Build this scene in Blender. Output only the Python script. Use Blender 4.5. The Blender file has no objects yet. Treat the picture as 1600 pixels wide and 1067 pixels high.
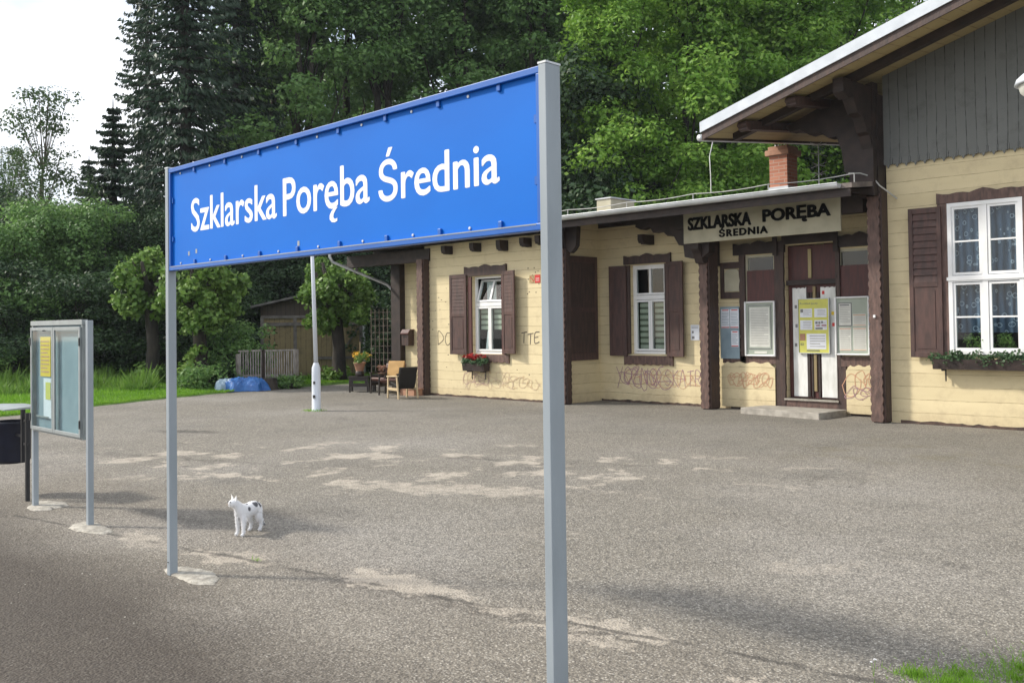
import bpy, bmesh, math, random
import numpy as np
from mathutils import Vector, Matrix
from mathutils.geometry import tessellate_polygon
R = math.radians
random.seed(7)
rng = np.random.default_rng(11)
S = bpy.context.scene
col = S.collection

# ------------------------------------------------------------------ camera
H_EYE = 1.9
yaw, pitch, roll = 0.787463, 0.0211, -0.0131032
F = Vector((-math.sin(yaw)*math.cos(pitch), math.cos(yaw)*math.cos(pitch), math.sin(pitch)))
Rt = Vector((math.cos(yaw), math.sin(yaw), 0)); Up = Rt.cross(F)
c_, s_ = math.cos(roll), math.sin(roll)
R2 = Rt*c_ + Up*s_; U2 = -Rt*s_ + Up*c_
cam = bpy.data.cameras.new('camera'); camo = bpy.data.objects.new('camera', cam); col.objects.link(camo)
m = Matrix((R2, U2, -F)).transposed().to_4x4(); m.translation = (0, 0, H_EYE)
camo.matrix_world = m
cam.sensor_width = 36; cam.lens = 1484.66/1600*36; cam.shift_y = -(533.5-476.54)/1600
cam.clip_start = .05; cam.clip_end = 2000
S.camera = camo

# ------------------------------------------------------------------ world and sun
SUN = Vector((1.06, .78, -1.0)).normalized()
elev = math.asin(-SUN.z)
W = bpy.data.worlds.new('World'); S.world = W; W.use_nodes = True
nt = W.node_tree; N = nt.nodes; Lk = nt.links
bg = N['Background']
sky = N.new('ShaderNodeTexSky'); sky.sky_type = 'NISHITA'; sky.sun_disc = False
sky.sun_elevation = elev; sky.sun_rotation = math.atan2(-SUN.x, -SUN.y)
sky.air_density = 1.0; sky.dust_density = 2.0
tc = N.new('ShaderNodeTexCoord'); mp = N.new('ShaderNodeMapping'); mp.inputs['Scale'].default_value = (1.4, 1.4, 3.2)
cn = N.new('ShaderNodeTexNoise'); cn.inputs['Scale'].default_value = 2.1; cn.inputs['Detail'].default_value = 7; cn.inputs['Roughness'].default_value = .55
cr = N.new('ShaderNodeValToRGB'); cr.color_ramp.elements[0].position = .32; cr.color_ramp.elements[1].position = .56
mx = N.new('ShaderNodeMix'); mx.data_type = 'RGBA'; mx.inputs[7].default_value = (8.0, 8.3, 8.8, 1)
Lk.new(tc.outputs['Generated'], mp.inputs[0]); Lk.new(mp.outputs[0], cn.inputs[0]); Lk.new(cn.outputs[0], cr.inputs[0])
cn2 = N.new('ShaderNodeTexNoise'); cn2.inputs['Scale'].default_value = 3.2; cn2.inputs['Detail'].default_value = 6
cm2 = N.new('ShaderNodeMix'); cm2.data_type = 'RGBA'; cm2.inputs[6].default_value = (3.9, 4.25, 4.9, 1); cm2.inputs[7].default_value = (8.4, 8.6, 9.0, 1)
cr2 = N.new('ShaderNodeValToRGB'); cr2.color_ramp.elements[0].position = .30; cr2.color_ramp.elements[1].position = .52
Lk.new(mp.outputs[0], cn2.inputs[0]); Lk.new(cn2.outputs[0], cr2.inputs[0]); Lk.new(cr2.outputs[0], cm2.inputs[0]); Lk.new(cm2.outputs[2], mx.inputs[7])
Lk.new(cr.outputs[0], mx.inputs[0]); Lk.new(sky.outputs[0], mx.inputs[6]); Lk.new(mx.outputs[2], bg.inputs[0])
bg.inputs[1].default_value = .15
sl = bpy.data.lights.new('sun', 'SUN'); sl.energy = 3.4; sl.angle = R(5); sl.color = (1, .94, .84)
so = bpy.data.objects.new('sun', sl); col.objects.link(so)
so.rotation_euler = SUN.to_track_quat('-Z', 'Y').to_euler(); so.location = (-20, -20, 30)
S.view_settings.view_transform = 'Standard'; S.view_settings.look = 'None'
S.view_settings.exposure = 0.36; S.view_settings.gamma = 1
S.cycles.max_bounces = 6; S.cycles.transparent_max_bounces = 12

# ------------------------------------------------------------------ materials
def newmat(name):
    m = bpy.data.materials.new(name); m.use_nodes = True
    return m, m.node_tree.nodes, m.node_tree.links, m.node_tree.nodes['Principled BSDF']
def M(name, c, c2=None, rough=.7, scale=4, detail=5, bump=0, bscale=60, metal=0, stretch=(1,1,1), lo=.35, hi=.65, spec=.5, coat=0):
    """two-tone noise material"""
    m, N, L, P = newmat(name)
    c2 = c2 or tuple(v*.75 for v in c)
    tc = N.new('ShaderNodeTexCoord'); mp = N.new('ShaderNodeMapping'); mp.inputs['Scale'].default_value = stretch
    L.new(tc.outputs['Object'], mp.inputs[0])
    n = N.new('ShaderNodeTexNoise'); n.inputs['Scale'].default_value = scale; n.inputs['Detail'].default_value = detail
    L.new(mp.outputs[0], n.inputs[0])
    r = N.new('ShaderNodeValToRGB'); r.color_ramp.elements[0].position = lo; r.color_ramp.elements[1].position = hi
    r.color_ramp.elements[0].color = (*c2, 1); r.color_ramp.elements[1].color = (*c, 1)
    L.new(n.outputs[0], r.inputs[0]); L.new(r.outputs[0], P.inputs['Base Color'])
    P.inputs['Roughness'].default_value = rough; P.inputs['Metallic'].default_value = metal
    P.inputs['Specular IOR Level'].default_value = spec; P.inputs['Coat Weight'].default_value = coat
    if bump:
        n2 = N.new('ShaderNodeTexNoise'); n2.inputs['Scale'].default_value = bscale; n2.inputs['Detail'].default_value = 4
        L.new(mp.outputs[0], n2.inputs[0])
        b = N.new('ShaderNodeBump'); b.inputs['Strength'].default_value = bump; b.inputs['Distance'].default_value = .02
        L.new(n2.outputs[0], b.inputs['Height']); L.new(b.outputs[0], P.inputs['Normal'])
    return m
def math_node(N, L, op, a, b=None, clamp=False):
    n = N.new('ShaderNodeMath'); n.operation = op; n.use_clamp = clamp
    for i, v in enumerate((a, b)):
        if v is None: continue
        if isinstance(v, (int, float)): n.inputs[i].default_value = v
        else: L.new(v, n.inputs[i])
    return n.outputs[0]
def mixc(N, L, fac, a, b):
    n = N.new('ShaderNodeMix'); n.data_type = 'RGBA'
    if isinstance(fac, (int, float)): n.inputs[0].default_value = fac
    else: L.new(fac, n.inputs[0])
    for i, v in ((6, a), (7, b)):
        if isinstance(v, tuple): n.inputs[i].default_value = (*v, 1)
        else: L.new(v, n.inputs[i])
    return n.outputs[2]
def boards(name, c, c2, pitch, axis='Z', line=(.12, .09, .05), rough=.75, linew=.03, dirt=(.45, .36, .22), lineamt=.7):
    """painted plank cladding: joints, per-board tone, streaks, grime near the ground"""
    m, N, L, P = newmat(name)
    tc = N.new('ShaderNodeTexCoord'); sp = N.new('ShaderNodeSeparateXYZ'); g = N.new('ShaderNodeNewGeometry')
    sp2 = N.new('ShaderNodeSeparateXYZ'); L.new(g.outputs['Position'], sp2.inputs[0])
    wob = N.new('ShaderNodeTexNoise'); wob.inputs['Scale'].default_value = 1.2; L.new(g.outputs['Position'], wob.inputs[0])
    a = sp2.outputs[axis]
    a = math_node(N, L, 'ADD', a, math_node(N, L, 'MULTIPLY', wob.outputs[0], .05))
    q = math_node(N, L, 'DIVIDE', a, pitch); fr = math_node(N, L, 'FRACT', q); fl = math_node(N, L, 'FLOOR', q)
    ln = math_node(N, L, 'LESS_THAN', fr, linew)
    wn = N.new('ShaderNodeTexWhiteNoise'); wn.noise_dimensions = '1D'; L.new(fl, wn.inputs['W'])
    n1 = N.new('ShaderNodeTexNoise'); n1.inputs['Scale'].default_value = 1.5; n1.inputs['Detail'].default_value = 8; n1.inputs['Roughness'].default_value = .65
    mp = N.new('ShaderNodeMapping'); mp.inputs['Scale'].default_value = (.6, .6, 4) if axis == 'Z' else (5, 5, .5)
    L.new(g.outputs['Position'], mp.inputs[0]); L.new(mp.outputs[0], n1.inputs[0])
    f = math_node(N, L, 'ADD', math_node(N, L, 'MULTIPLY', wn.outputs[0], .3), math_node(N, L, 'MULTIPLY', n1.outputs[0], 1.0))
    f = math_node(N, L, 'SUBTRACT', f, .25, True)
    base = mixc(N, L, f, c, c2)
    # patchy grime
    n3 = N.new('ShaderNodeTexNoise'); n3.inputs['Scale'].default_value = 2.7; n3.inputs['Detail'].default_value = 9; n3.inputs['Roughness'].default_value = .7
    L.new(g.outputs['Position'], n3.inputs[0])
    gr = math_node(N, L, 'MULTIPLY', math_node(N, L, 'SUBTRACT', n3.outputs[0], .52, True), 2.6, True)
    base = mixc(N, L, gr, base, dirt)
    n4 = N.new('ShaderNodeTexNoise'); n4.inputs['Scale'].default_value = 6; n4.inputs['Detail'].default_value = 3
    L.new(g.outputs['Position'], n4.inputs[0])
    splash = math_node(N, L, 'MULTIPLY', math_node(N, L, 'MULTIPLY', math_node(N, L, 'SUBTRACT', .42, sp2.outputs['Z'], True), 2.2, True), math_node(N, L, 'MULTIPLY', math_node(N, L, 'SUBTRACT', n3.outputs[0], .33, True), 3.2, True))
    base = mixc(N, L, splash, base, dirt)
    lf = math_node(N, L, 'MULTIPLY', ln, math_node(N, L, 'MULTIPLY', math_node(N, L, 'SUBTRACT', n4.outputs[0], .25, True), 2*lineamt, True))
    base = mixc(N, L, lf, base, line)
    L.new(base, P.inputs['Base Color']); P.inputs['Roughness'].default_value = rough
    b = N.new('ShaderNodeBump'); b.inputs['Strength'].default_value = .5; b.inputs['Distance'].default_value = .012
    hgt = math_node(N, L, 'ADD', math_node(N, L, 'MULTIPLY', ln, -1), math_node(N, L, 'MULTIPLY', n1.outputs[0], .4))
    L.new(hgt, b.inputs['Height']); L.new(b.outputs[0], P.inputs['Normal'])
    return m
def leafmat(name, c1, c2, c3, trans=.35):
    m, N, L, P = newmat(name)
    g = N.new('ShaderNodeNewGeometry'); tc = N.new('ShaderNodeTexCoord')
    r = N.new('ShaderNodeValToRGB'); r.color_ramp.elements[0].color = (*c1, 1); r.color_ramp.elements[1].color = (*c3, 1)
    e = r.color_ramp.elements.new(.5); e.color = (*c2, 1)
    n = N.new('ShaderNodeTexNoise'); n.inputs['Scale'].default_value = .7; n.inputs['Detail'].default_value = 3
    L.new(g.outputs['Position'], n.inputs[0])
    f = math_node(N, L, 'ADD', math_node(N, L, 'ADD', .06, math_node(N, L, 'MULTIPLY', g.outputs['Random Per Island'], .42)), math_node(N, L, 'MULTIPLY', n.outputs[0], .55))
    L.new(f, r.inputs[0]); L.new(r.outputs[0], P.inputs['Base Color'])
    P.inputs['Roughness'].default_value = .5; P.inputs['Specular IOR Level'].default_value = .35
    t = N.new('ShaderNodeBsdfTranslucent'); L.new(r.outputs[0], t.inputs[0])
    ms = N.new('ShaderNodeMixShader'); ms.inputs[0].default_value = trans
    L.new(P.outputs[0], ms.inputs[1]); L.new(t.outputs[0], ms.inputs[2]); L.new(ms.outputs[0], N['Material Output'].inputs[0])
    return m
def glassmat(name, tint=(.9, .95, .95), refl=.25, rough=.02):
    m, N, L, P = newmat(name)
    t = N.new('ShaderNodeBsdfTransparent'); t.inputs[0].default_value = (*tint, 1)
    gl = N.new('ShaderNodeBsdfGlossy'); gl.inputs['Roughness'].default_value = rough; gl.inputs[0].default_value = (1, 1, 1, 1)
    fz = N.new('ShaderNodeLayerWeight'); fz.inputs[0].default_value = refl
    gg = N.new('ShaderNodeNewGeometry'); ms = N.new('ShaderNodeMixShader'); L.new(math_node(N, L, 'MULTIPLY', fz.outputs['Fresnel'], math_node(N, L, 'SUBTRACT', 1, gg.outputs['Backfacing'])), ms.inputs[0]); L.new(t.outputs[0], ms.inputs[1]); L.new(gl.outputs[0], ms.inputs[2])
    L.new(ms.outputs[0], N['Material Output'].inputs[0]); return m

YEL = (.71, .60, .37); YEL2 = (.57, .475, .28)
mt = {}
mt['yellow'] = boards('yellow_planks', YEL, YEL2, .235, 'Z', line=(.16, .10, .04), linew=.05)
mt['gable'] = boards('grey_boards', (.17, .175, .165), (.13, .135, .125), .17, 'X', line=(.02, .02, .02), linew=.09, dirt=(.08, .08, .07), lineamt=1)
mt['soffit'] = boards('soffit_boards', (.42, .34, .17), (.32, .26, .13), .28, 'X', line=(.15, .1, .05), linew=.08)
mt['brown'] = M('brown_paint', (.070, .039, .030), (.040, .024, .020), .6, 5, bump=.4, bscale=30, stretch=(3, 3, .6))
mt['brownlight'] = M('light_brown_paint', (.15, .088, .070), (.075, .045, .037), .65, 6, bump=.5, bscale=30, stretch=(3, 3, .8))
mt['darkwood'] = M('dark_timber', (.038, .023, .019), (.018, .012, .010), .65, 5, bump=.4, bscale=30)
mt['redbrown'] = M('red_brown_panel', (.085, .022, .018), (.055, .015, .013), .55, 7, stretch=(4, 4, .5))
mt['shutter'] = M('shutter_paint', (.092, .047, .038), (.055, .030, .025), .6, 5, bump=.3, bscale=40, stretch=(3, 3, .7))
mt['white'] = M('white_window_paint', (.78, .78, .78), (.72, .72, .70), .4, 4)
mt['whitedoor'] = M('chalky_white_door', (.76, .76, .73), (.60, .60, .56), .6, 3, stretch=(3, 3, 1))
mt['signwhite'] = M('white_letters', (.86, .86, .86), (.82, .82, .82), .4, 3)
mt['blue'] = M('blue_enamel', (.002, .15, .60), (.002, .128, .53), .6, 1.2, spec=.2, stretch=(1, 1, 2), lo=.3, hi=.75)
mt['bluedark'] = M('blue_frame_paint', (.002, .105, .43), (.002, .09, .38), .4, 3)
mt['alu'] = M('grey_painted_steel', (.30, .34, .37), (.25, .285, .31), .45, 5, stretch=(1, 1, .3))
mt['alulight'] = M('light_grey_frame', (.31, .34, .335), (.26, .28, .28), .4, 6)
mt['galv'] = M('galvanised_sheet', (.58, .60, .62), (.45, .47, .48), .45, 3, metal=.3)
mt['whitesheet'] = M('pale_roof_edging', (.60, .64, .68), (.50, .54, .58), .4, 3)
mt['roof'] = M('bitumen_roof', (.20, .17, .15), (.10, .085, .08), .9, 5, bump=.4)
mt['black'] = M('black_metal', (.016, .016, .018), (.01, .01, .012), .45, 8)
mt['navy'] = M('dark_navy_bin', (.010, .013, .03), (.006, .008, .018), .4, 8)
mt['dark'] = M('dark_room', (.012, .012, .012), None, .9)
mt['glass'] = glassmat('window_glass', (.85, .9, .9), .35)
mt['caseglass'] = glassmat('case_glass', (.92, .97, .97), .28, .05)
mt['blind'] = M('pale_blind', (.55, .55, .42), (.45, .45, .34), .8, 3)
mt['blindgap'] = M('blind_gap', (.16, .17, .11), None, .8)
mt['paper'] = M('printed_paper', (.66, .66, .60), (.58, .58, .52), .7, 6)
mt['paperwhite'] = M('white_paper', (.74, .76, .80), (.68, .70, .74), .6, 6)
mt['ink'] = M('grey_print', (.22, .22, .22), None, .8)
mt['inklight'] = M('pale_print', (.42, .41, .38), None, .8)
mt['red'] = M('red_print', (.62, .03, .025), (.5, .025, .02), .5)
mt['yellowpaper'] = M('yellow_paper', (.78, .56, .04), (.70, .50, .03), .6, 5)
mt['limeposter'] = M('lime_yellow_poster', (.62, .60, .12), (.54, .53, .12), .6, 5)
mt['casefield'] = M('case_backing', (.36, .40, .33), (.31, .35, .29), .6, 3)
mt['bluegrey'] = M('blue_grey_board', (.26, .34, .38), (.20, .27, .31), .7, 3)
mt['cream'] = M('cream_board', (.48, .45, .33), (.38, .35, .25), .7, 2.5, detail=8)
mt['blackletter'] = M('black_letter', (.006, .006, .006), None, .8, spec=.1)
mt['concrete'] = M('concrete', (.40, .37, .32), (.27, .25, .215), .9, 6, bump=.5, detail=9)
mt['footing'] = M('pale_concrete', (.44, .41, .35), (.25, .23, .195), .95, 14, bump=.6, bscale=50, detail=9)
mt['plinth'] = M('plinth', (.12, .075, .055), (.05, .035, .03), .9, 9, bump=.5, detail=8)
mt['terracotta'] = M('terracotta', (.40, .22, .14), (.31, .16, .10), .8, 8)
mt['tan'] = M('tan_cushion', (.55, .34, .14), (.46, .28, .11), .9, 6)
mt['beech'] = M('pale_wood', (.56, .44, .27), (.44, .34, .20), .5, 6, stretch=(1, 1, 5))
mt['blackvinyl'] = M('black_vinyl', (.014, .012, .012), (.009, .008, .008), .35, 6)
mt['darktable'] = M('dark_table_wood', (.028, .018, .014), (.015, .011, .009), .45, 6)
mt['leather'] = M('brown_leather', (.10, .035, .022), (.06, .022, .014), .45, 6)
mt['tarp'] = M('blue_tarpaulin', (.035, .15, .42), (.02, .10, .32), .4, 7)
mt['tarplight'] = M('faded_tarpaulin', (.36, .47, .55), (.26, .36, .44), .5, 6)
mt['picket'] = M('weathered_grey_wood', (.32, .29, .26), (.18, .16, .14), .9, 7, stretch=(2, 2, .7), detail=7)
mt['bark'] = M('bark', (.050, .040, .031), (.020, .017, .014), .95, 6, bump=1, bscale=14, stretch=(1, 1, .35), detail=8)
mt['barkpale'] = M('pale_bark', (.17, .14, .11), (.08, .065, .05), .9, 6, bump=.8, bscale=14, stretch=(1, 1, .35))
mt['shedwood'] = boards('ochre_shed_boards', (.28, .215, .105), (.18, .14, .075), .16, 'Y', line=(.03, .02, .015), linew=.10, dirt=(.07, .05, .03), lineamt=1)
mt['shedframe'] = M('grey_shed_frame', (.19, .17, .155), (.12, .105, .095), .9, 6)
mt['shedtop'] = boards('dark_shed_boards', (.075, .055, .04), (.045, .034, .026), .14, 'Y', line=(.012, .01, .008), linew=.12, dirt=(.10, .07, .04), lineamt=1)
mt['shedroof'] = M('felt_roof', (.15, .14, .13), (.09, .085, .08), .9, 4)
mt['pole'] = M('white_lamp_pole', (.66, .70, .76), (.55, .59, .64), .45, 4, stretch=(1, 1, .4))
mt['wire'] = M('pale_cable', (.55, .55, .52), None, .5)
mt['graff_p'] = M('purple_marker', (.30, .15, .21), (.42, .27, .26), .7, 12)
mt['graff_r'] = M('red_marker', (.52, .25, .16), (.56, .36, .2), .7, 12)
mt['graff_k'] = M('black_marker', (.07, .06, .05), (.16, .12, .08), .7, 12)
mt['graff_l'] = M('faded_marker', (.50, .39, .28), (.56, .42, .24), .7, 12)
mt['petalred'] = M('red_petals', (.50, .018, .014), (.34, .012, .01), .5)
mt['petalyellow'] = M('yellow_petals', (.80, .42, .03), (.72, .5, .06), .5)
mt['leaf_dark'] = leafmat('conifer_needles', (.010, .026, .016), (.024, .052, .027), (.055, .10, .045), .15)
mt['leaf_mid'] = leafmat('mid_green_leaves', (.048, .11, .032), (.12, .23, .065), (.28, .43, .13), .4)
mt['leaf_bright'] = leafmat('sunny_green_leaves', (.065, .15, .022), (.19, .36, .05), (.44, .62, .13), .45)
mt['leaf_lime'] = leafmat('lime_leaves', (.045, .10, .020), (.13, .24, .045), (.33, .46, .12), .3)
mt['leaf_birch'] = leafmat('airy_leaves', (.025, .05, .018), (.055, .10, .03), (.10, .17, .05), .3)
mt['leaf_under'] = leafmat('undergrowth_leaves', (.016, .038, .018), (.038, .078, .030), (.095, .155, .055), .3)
mt['leaf_ivy'] = leafmat('planter_leaves', (.02, .05, .02), (.06, .12, .05), (.13, .2, .10), .2)
mt['grass'] = leafmat('grass_blades', (.07, .17, .015), (.16, .34, .025), (.30, .48, .06), .4)
mt['weed'] = leafmat('dry_weeds', (.06, .14, .02), (.14, .27, .04), (.26, .36, .09), .35)

# brick
bm_, N, L, P = newmat('chimney_brick')
tc = N.new('ShaderNodeTexCoord'); br = N.new('ShaderNodeTexBrick'); br.inputs['Scale'].default_value = 1
mp = N.new('ShaderNodeMapping'); mp.inputs['Rotation'].default_value = (R(90), 0, 0); L.new(tc.outputs['Object'], mp.inputs[0])
sx = N.new('ShaderNodeSeparateXYZ'); L.new(tc.outputs['Object'], sx.inputs[0]); cx = N.new('ShaderNodeCombineXYZ')
L.new(math_node(N, L, 'ADD', sx.outputs[0], sx.outputs[1]), cx.inputs[0]); L.new(sx.outputs[2], cx.inputs[1]); L.new(cx.outputs[0], br.inputs[0])
br.inputs['Color1'].default_value = (.48, .21, .135, 1); br.inputs['Color2'].default_value = (.36, .14, .085, 1); br.inputs['Mortar'].default_value = (.42, .30, .24, 1)
br.inputs['Brick Width'].default_value = .25; br.inputs['Row Height'].default_value = .075; br.inputs['Mortar Size'].default_value = .008
L.new(br.outputs[0], P.inputs['Base Color']); P.inputs['Roughness'].default_value = .9
mt['brick'] = bm_
# lace curtain
lm, N, L, P = newmat('lace_curtain')
tc = N.new('ShaderNodeTexCoord'); v = N.new('ShaderNodeTexVoronoi'); v.feature = 'F1'; v.inputs['Scale'].default_value = 7
L.new(tc.outputs['Object'], v.inputs[0])
rg = math_node(N, L, 'LESS_THAN', math_node(N, L, 'ABSOLUTE', math_node(N, L, 'SUBTRACT', v.outputs['Distance'], .28)), .05)
wv = N.new('ShaderNodeTexWave'); wv.inputs['Scale'].default_value = 2.4; wv.inputs['Distortion'].default_value = 2; wv.inputs['Detail'].default_value = 2
L.new(tc.outputs['Object'], wv.inputs[0])
fold = mixc(N, L, wv.outputs[0], (.05, .075, .12), (.13, .18, .27))
L.new(mixc(N, L, rg, fold, (.38, .44, .54)), P.inputs['Base Color']); P.inputs['Roughness'].default_value = .9
mt['lace'] = lm

# asphalt yard
am, N, L, P = newmat('worn_asphalt')
g = N.new('ShaderNodeNewGeometry'); pos = g.outputs['Position']
sp = N.new('ShaderNodeSeparateXYZ'); L.new(pos, sp.inputs[0]); X, Y = sp.outputs[0], sp.outputs[1]
def noise(scale, detail=4, rough=.5, vec=None):
    n = N.new('ShaderNodeTexNoise'); n.inputs['Scale'].default_value = scale; n.inputs['Detail'].default_value = detail; n.inputs['Roughness'].default_value = rough
    L.new(vec or pos, n.inputs[0]); return n.outputs[0]
def sub(a, b, c=False): return math_node(N, L, 'SUBTRACT', a, b, c)
def mul(a, b, c=False): return math_node(N, L, 'MULTIPLY', a, b, c)
def add(a, b, c=False): return math_node(N, L, 'ADD', a, b, c)
nb = noise(.35, 5); nm = noise(1.7, 8, .65); nf = noise(9, 8, .7)
base = mixc(N, L, nm, (.172, .156, .131), (.275, .250, .205))
base = mixc(N, L, mul(sub(nb, .45, True), 4, True), base, (.29, .268, .235))
base = mixc(N, L, mul(mul(sub(noise(.75, 6, .6), .52, True), 5, True), .5), base, (.135, .127, .115))
# aggregate stones of two sizes
for sc, th, lo, hi in ((48, .34, (.07, .066, .06), (.55, .52, .46)), (95, .36, (.075, .07, .064), (.55, .52, .46))):
    vo = N.new('ShaderNodeTexVoronoi'); vo.inputs['Scale'].default_value = sc; L.new(pos, vo.inputs[0])
    sx = N.new('ShaderNodeSeparateColor'); L.new(vo.outputs['Color'], sx.inputs[0])
    stone = math_node(N, L, 'LESS_THAN', vo.outputs['Distance'], th)
    br_ = math_node(N, L, 'GREATER_THAN', sx.outputs[0], .72); dk = math_node(N, L, 'LESS_THAN', sx.outputs[0], .34)
    base = mixc(N, L, mul(mul(stone, br_), .6), base, hi)
    base = mixc(N, L, mul(dk, .45), base, lo)
# pale dusty patches: (x, y, rx, ry, angle, strength)
patches = [(-5.6, 4.4, .62, .22, 12, 1.1), (-3.72, 4.66, .34, .16, 20, .9), (-2.75, 4.5, .16, .09, 20, 1.2), (-3.56, 6.84, .55, .25, 40, .6),
           (-5.7, 9.2, .9, .3, 45, .4), (-6.0, 6.2, .7, .2, 40, .5), (-7.3, 3.92, .42, .16, 15, 1), (-8.5, 3.75, .5, .2, 12, .8),
           (-6.7, 4.25, 1.0, .08, 12, .5), (-4.75, 4.42, .55, .10, 8, .8), (-3.9, 4.35, .5, .07, 8, .8), (-11.2, 6.15, .9, .06, 12, 1),
           (-8.3, 7.35, 1.5, .40, 28, .8), (-5.2, 5.6, 1.2, .2, 40, .3)]
wx = add(X, mul(sub(noise(1.6, 9, .75), .5), 2.2)); wy = add(Y, mul(sub(noise(2.1, 9, .75), .5), 1.1))
tot = None
for x, y, rx, ry, an, st in patches:
    ca, sa = math.cos(R(an)), math.sin(R(an))
    dx, dy = sub(wx, x), sub(wy, y)
    u = math_node(N, L, 'DIVIDE', add(mul(dx, ca), mul(dy, sa)), rx); v = math_node(N, L, 'DIVIDE', sub(mul(dy, ca), mul(dx, sa)), ry)
    d = math_node(N, L, 'SQRT', add(mul(u, u), mul(v, v)))
    q = mul(sub(1.15, d, True), 2.2*st, True); q = math_node(N, L, 'MINIMUM', q, min(1, st))
    tot = q if tot is None else math_node(N, L, 'MAXIMUM', tot, q)
scat = mul(sub(noise(1.1, 9, .75), .60, True), 6, True)
du = math_node(N, L, 'DIVIDE', add(mul(add(X, 10.6), .87), mul(sub(Y, 8.2), .5)), 6.5); dv = math_node(N, L, 'DIVIDE', sub(mul(sub(Y, 8.2), .87), mul(add(X, 10.6), .5)), 2.6)
reg = mul(sub(1.25, math_node(N, L, 'SQRT', add(mul(du, du), mul(dv, dv))), True), 1.6, True)
frag = mul(sub(noise(1.25, 10, .62), .485, True), 9, True)
tot = math_node(N, L, 'MAXIMUM', tot, mul(frag, reg))
midzone = mul(sub(Y, 5.0, True), .6, True)
tot = math_node(N, L, 'MAXIMUM', tot, mul(scat, mul(midzone, .45)))
grain = add(mul(noise(4.5, 9, .8), .75), mul(noise(34, 6, .8), .5))
tot = mul(mul(sub(add(tot, mul(sub(grain, .625), 3.4)), .42), 1.6, True), mul(tot, 1.6, True), True)
base = mixc(N, L, mul(tot, .62), base, (.52, .46, .38))
# dark oily stains
stains = [(-10.2, 9.2, .5, .12, 30, .8), (-13.5, 6.4, 2.2, .10, 20, .5), (-16.8, 8.2, .9, .18, 25, .9), (-8.6, 5.3, 1.0, .3, 30, .35), (-9.3, 4.4, .8, .15, 10, .5), (-5.2, 4.25, 2.6, .05, 8, .6), (-12.9, 6.1, 1.6, .06, 10, .6)]
tot = None
for x, y, rx, ry, an, st in stains:
    ca, sa = math.cos(R(an)), math.sin(R(an)); dx, dy = sub(wx, x), sub(wy, y)
    u = math_node(N, L, 'DIVIDE', add(mul(dx, ca), mul(dy, sa)), rx); v = math_node(N, L, 'DIVIDE', sub(mul(dy, ca), mul(dx, sa)), ry)
    q = mul(sub(1.3, math_node(N, L, 'SQRT', add(mul(u, u), mul(v, v))), True), st, True)
    tot = q if tot is None else math_node(N, L, 'MAXIMUM', tot, q)
base = mixc(N, L, mul(tot, .8), base, (.05, .046, .042))
# browner, darker tone along the strip beside the track
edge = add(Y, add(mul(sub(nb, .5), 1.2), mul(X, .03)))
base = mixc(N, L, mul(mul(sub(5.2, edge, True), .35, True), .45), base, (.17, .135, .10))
track_strip = mul(sub(3.35, edge, True), .85, True)
base = mixc(N, L, mul(track_strip, .88), base, (.040, .031, .025))
# mossy damp band along the house
mo = mul(mul(sub(Y, 12.2, True), .35, True), .45)
mo2 = mul(mul(sub(Y, 11.8, True), 1, True), mul(sub(15.5, Y, True), 1, True))
base = mixc(N, L, mo, base, (.135, .13, .11))
base = mixc(N, L, mul(mul(mo2, mul(sub(noise(1.3, 7, .7), .50, True), 5, True)), mul(sub(X, -8, True), .35, True)), base, (.13, .105, .045))
# cracks
jl = math_node(N, L, 'ABSOLUTE', sub(add(Y, add(mul(sub(nm, .5), .16), mul(sub(nf, .5), .10))), add(mul(X, .19), 5.335)))
jm = mul(mul(sub(.035, jl, True), 60, True), mul(sub(noise(2.3, 4), .38, True), 6, True), True)
base = mixc(N, L, mul(jm, .75), base, (.07, .064, .056))
vc = N.new('ShaderNodeTexVoronoi'); vc.feature = 'DISTANCE_TO_EDGE'; vc.inputs['Scale'].default_value = .33
cv = N.new('ShaderNodeCombineXYZ'); L.new(add(X, mul(sub(nm, .5), 1.6)), cv.inputs[0]); L.new(add(Y, mul(sub(nf, .5), .5)), cv.inputs[1]); L.new(cv.outputs[0], vc.inputs[0])
ck = math_node(N, L, 'LESS_THAN', vc.outputs['Distance'], .004)
base = mixc(N, L, mul(mul(ck, .6), mul(sub(noise(.8, 3), .45, True), 5, True)), base, (.05, .045, .04))
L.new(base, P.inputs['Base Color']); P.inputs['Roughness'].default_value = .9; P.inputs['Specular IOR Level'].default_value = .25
bp = N.new('ShaderNodeBump'); bp.inputs['Strength'].default_value = .9; bp.inputs['Distance'].default_value = .009
vh = N.new('ShaderNodeTexVoronoi'); vh.inputs['Scale'].default_value = 55; L.new(pos, vh.inputs[0])
L.new(add(mul(vh.outputs['Distance'], -1), mul(noise(3, 4), 2)), bp.inputs['Height']); L.new(bp.outputs[0], P.inputs['Normal'])
mt['asphalt'] = am
# soil / lawn sheets
mt['lawn'] = M('lawn_soil', (.11, .22, .025), (.06, .12, .02), .95, 3, bump=.6, detail=8)
mt['forestfloor'] = M('forest_floor', (.020, .030, .012), (.010, .014, .007), .95, 2, detail=8)
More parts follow.
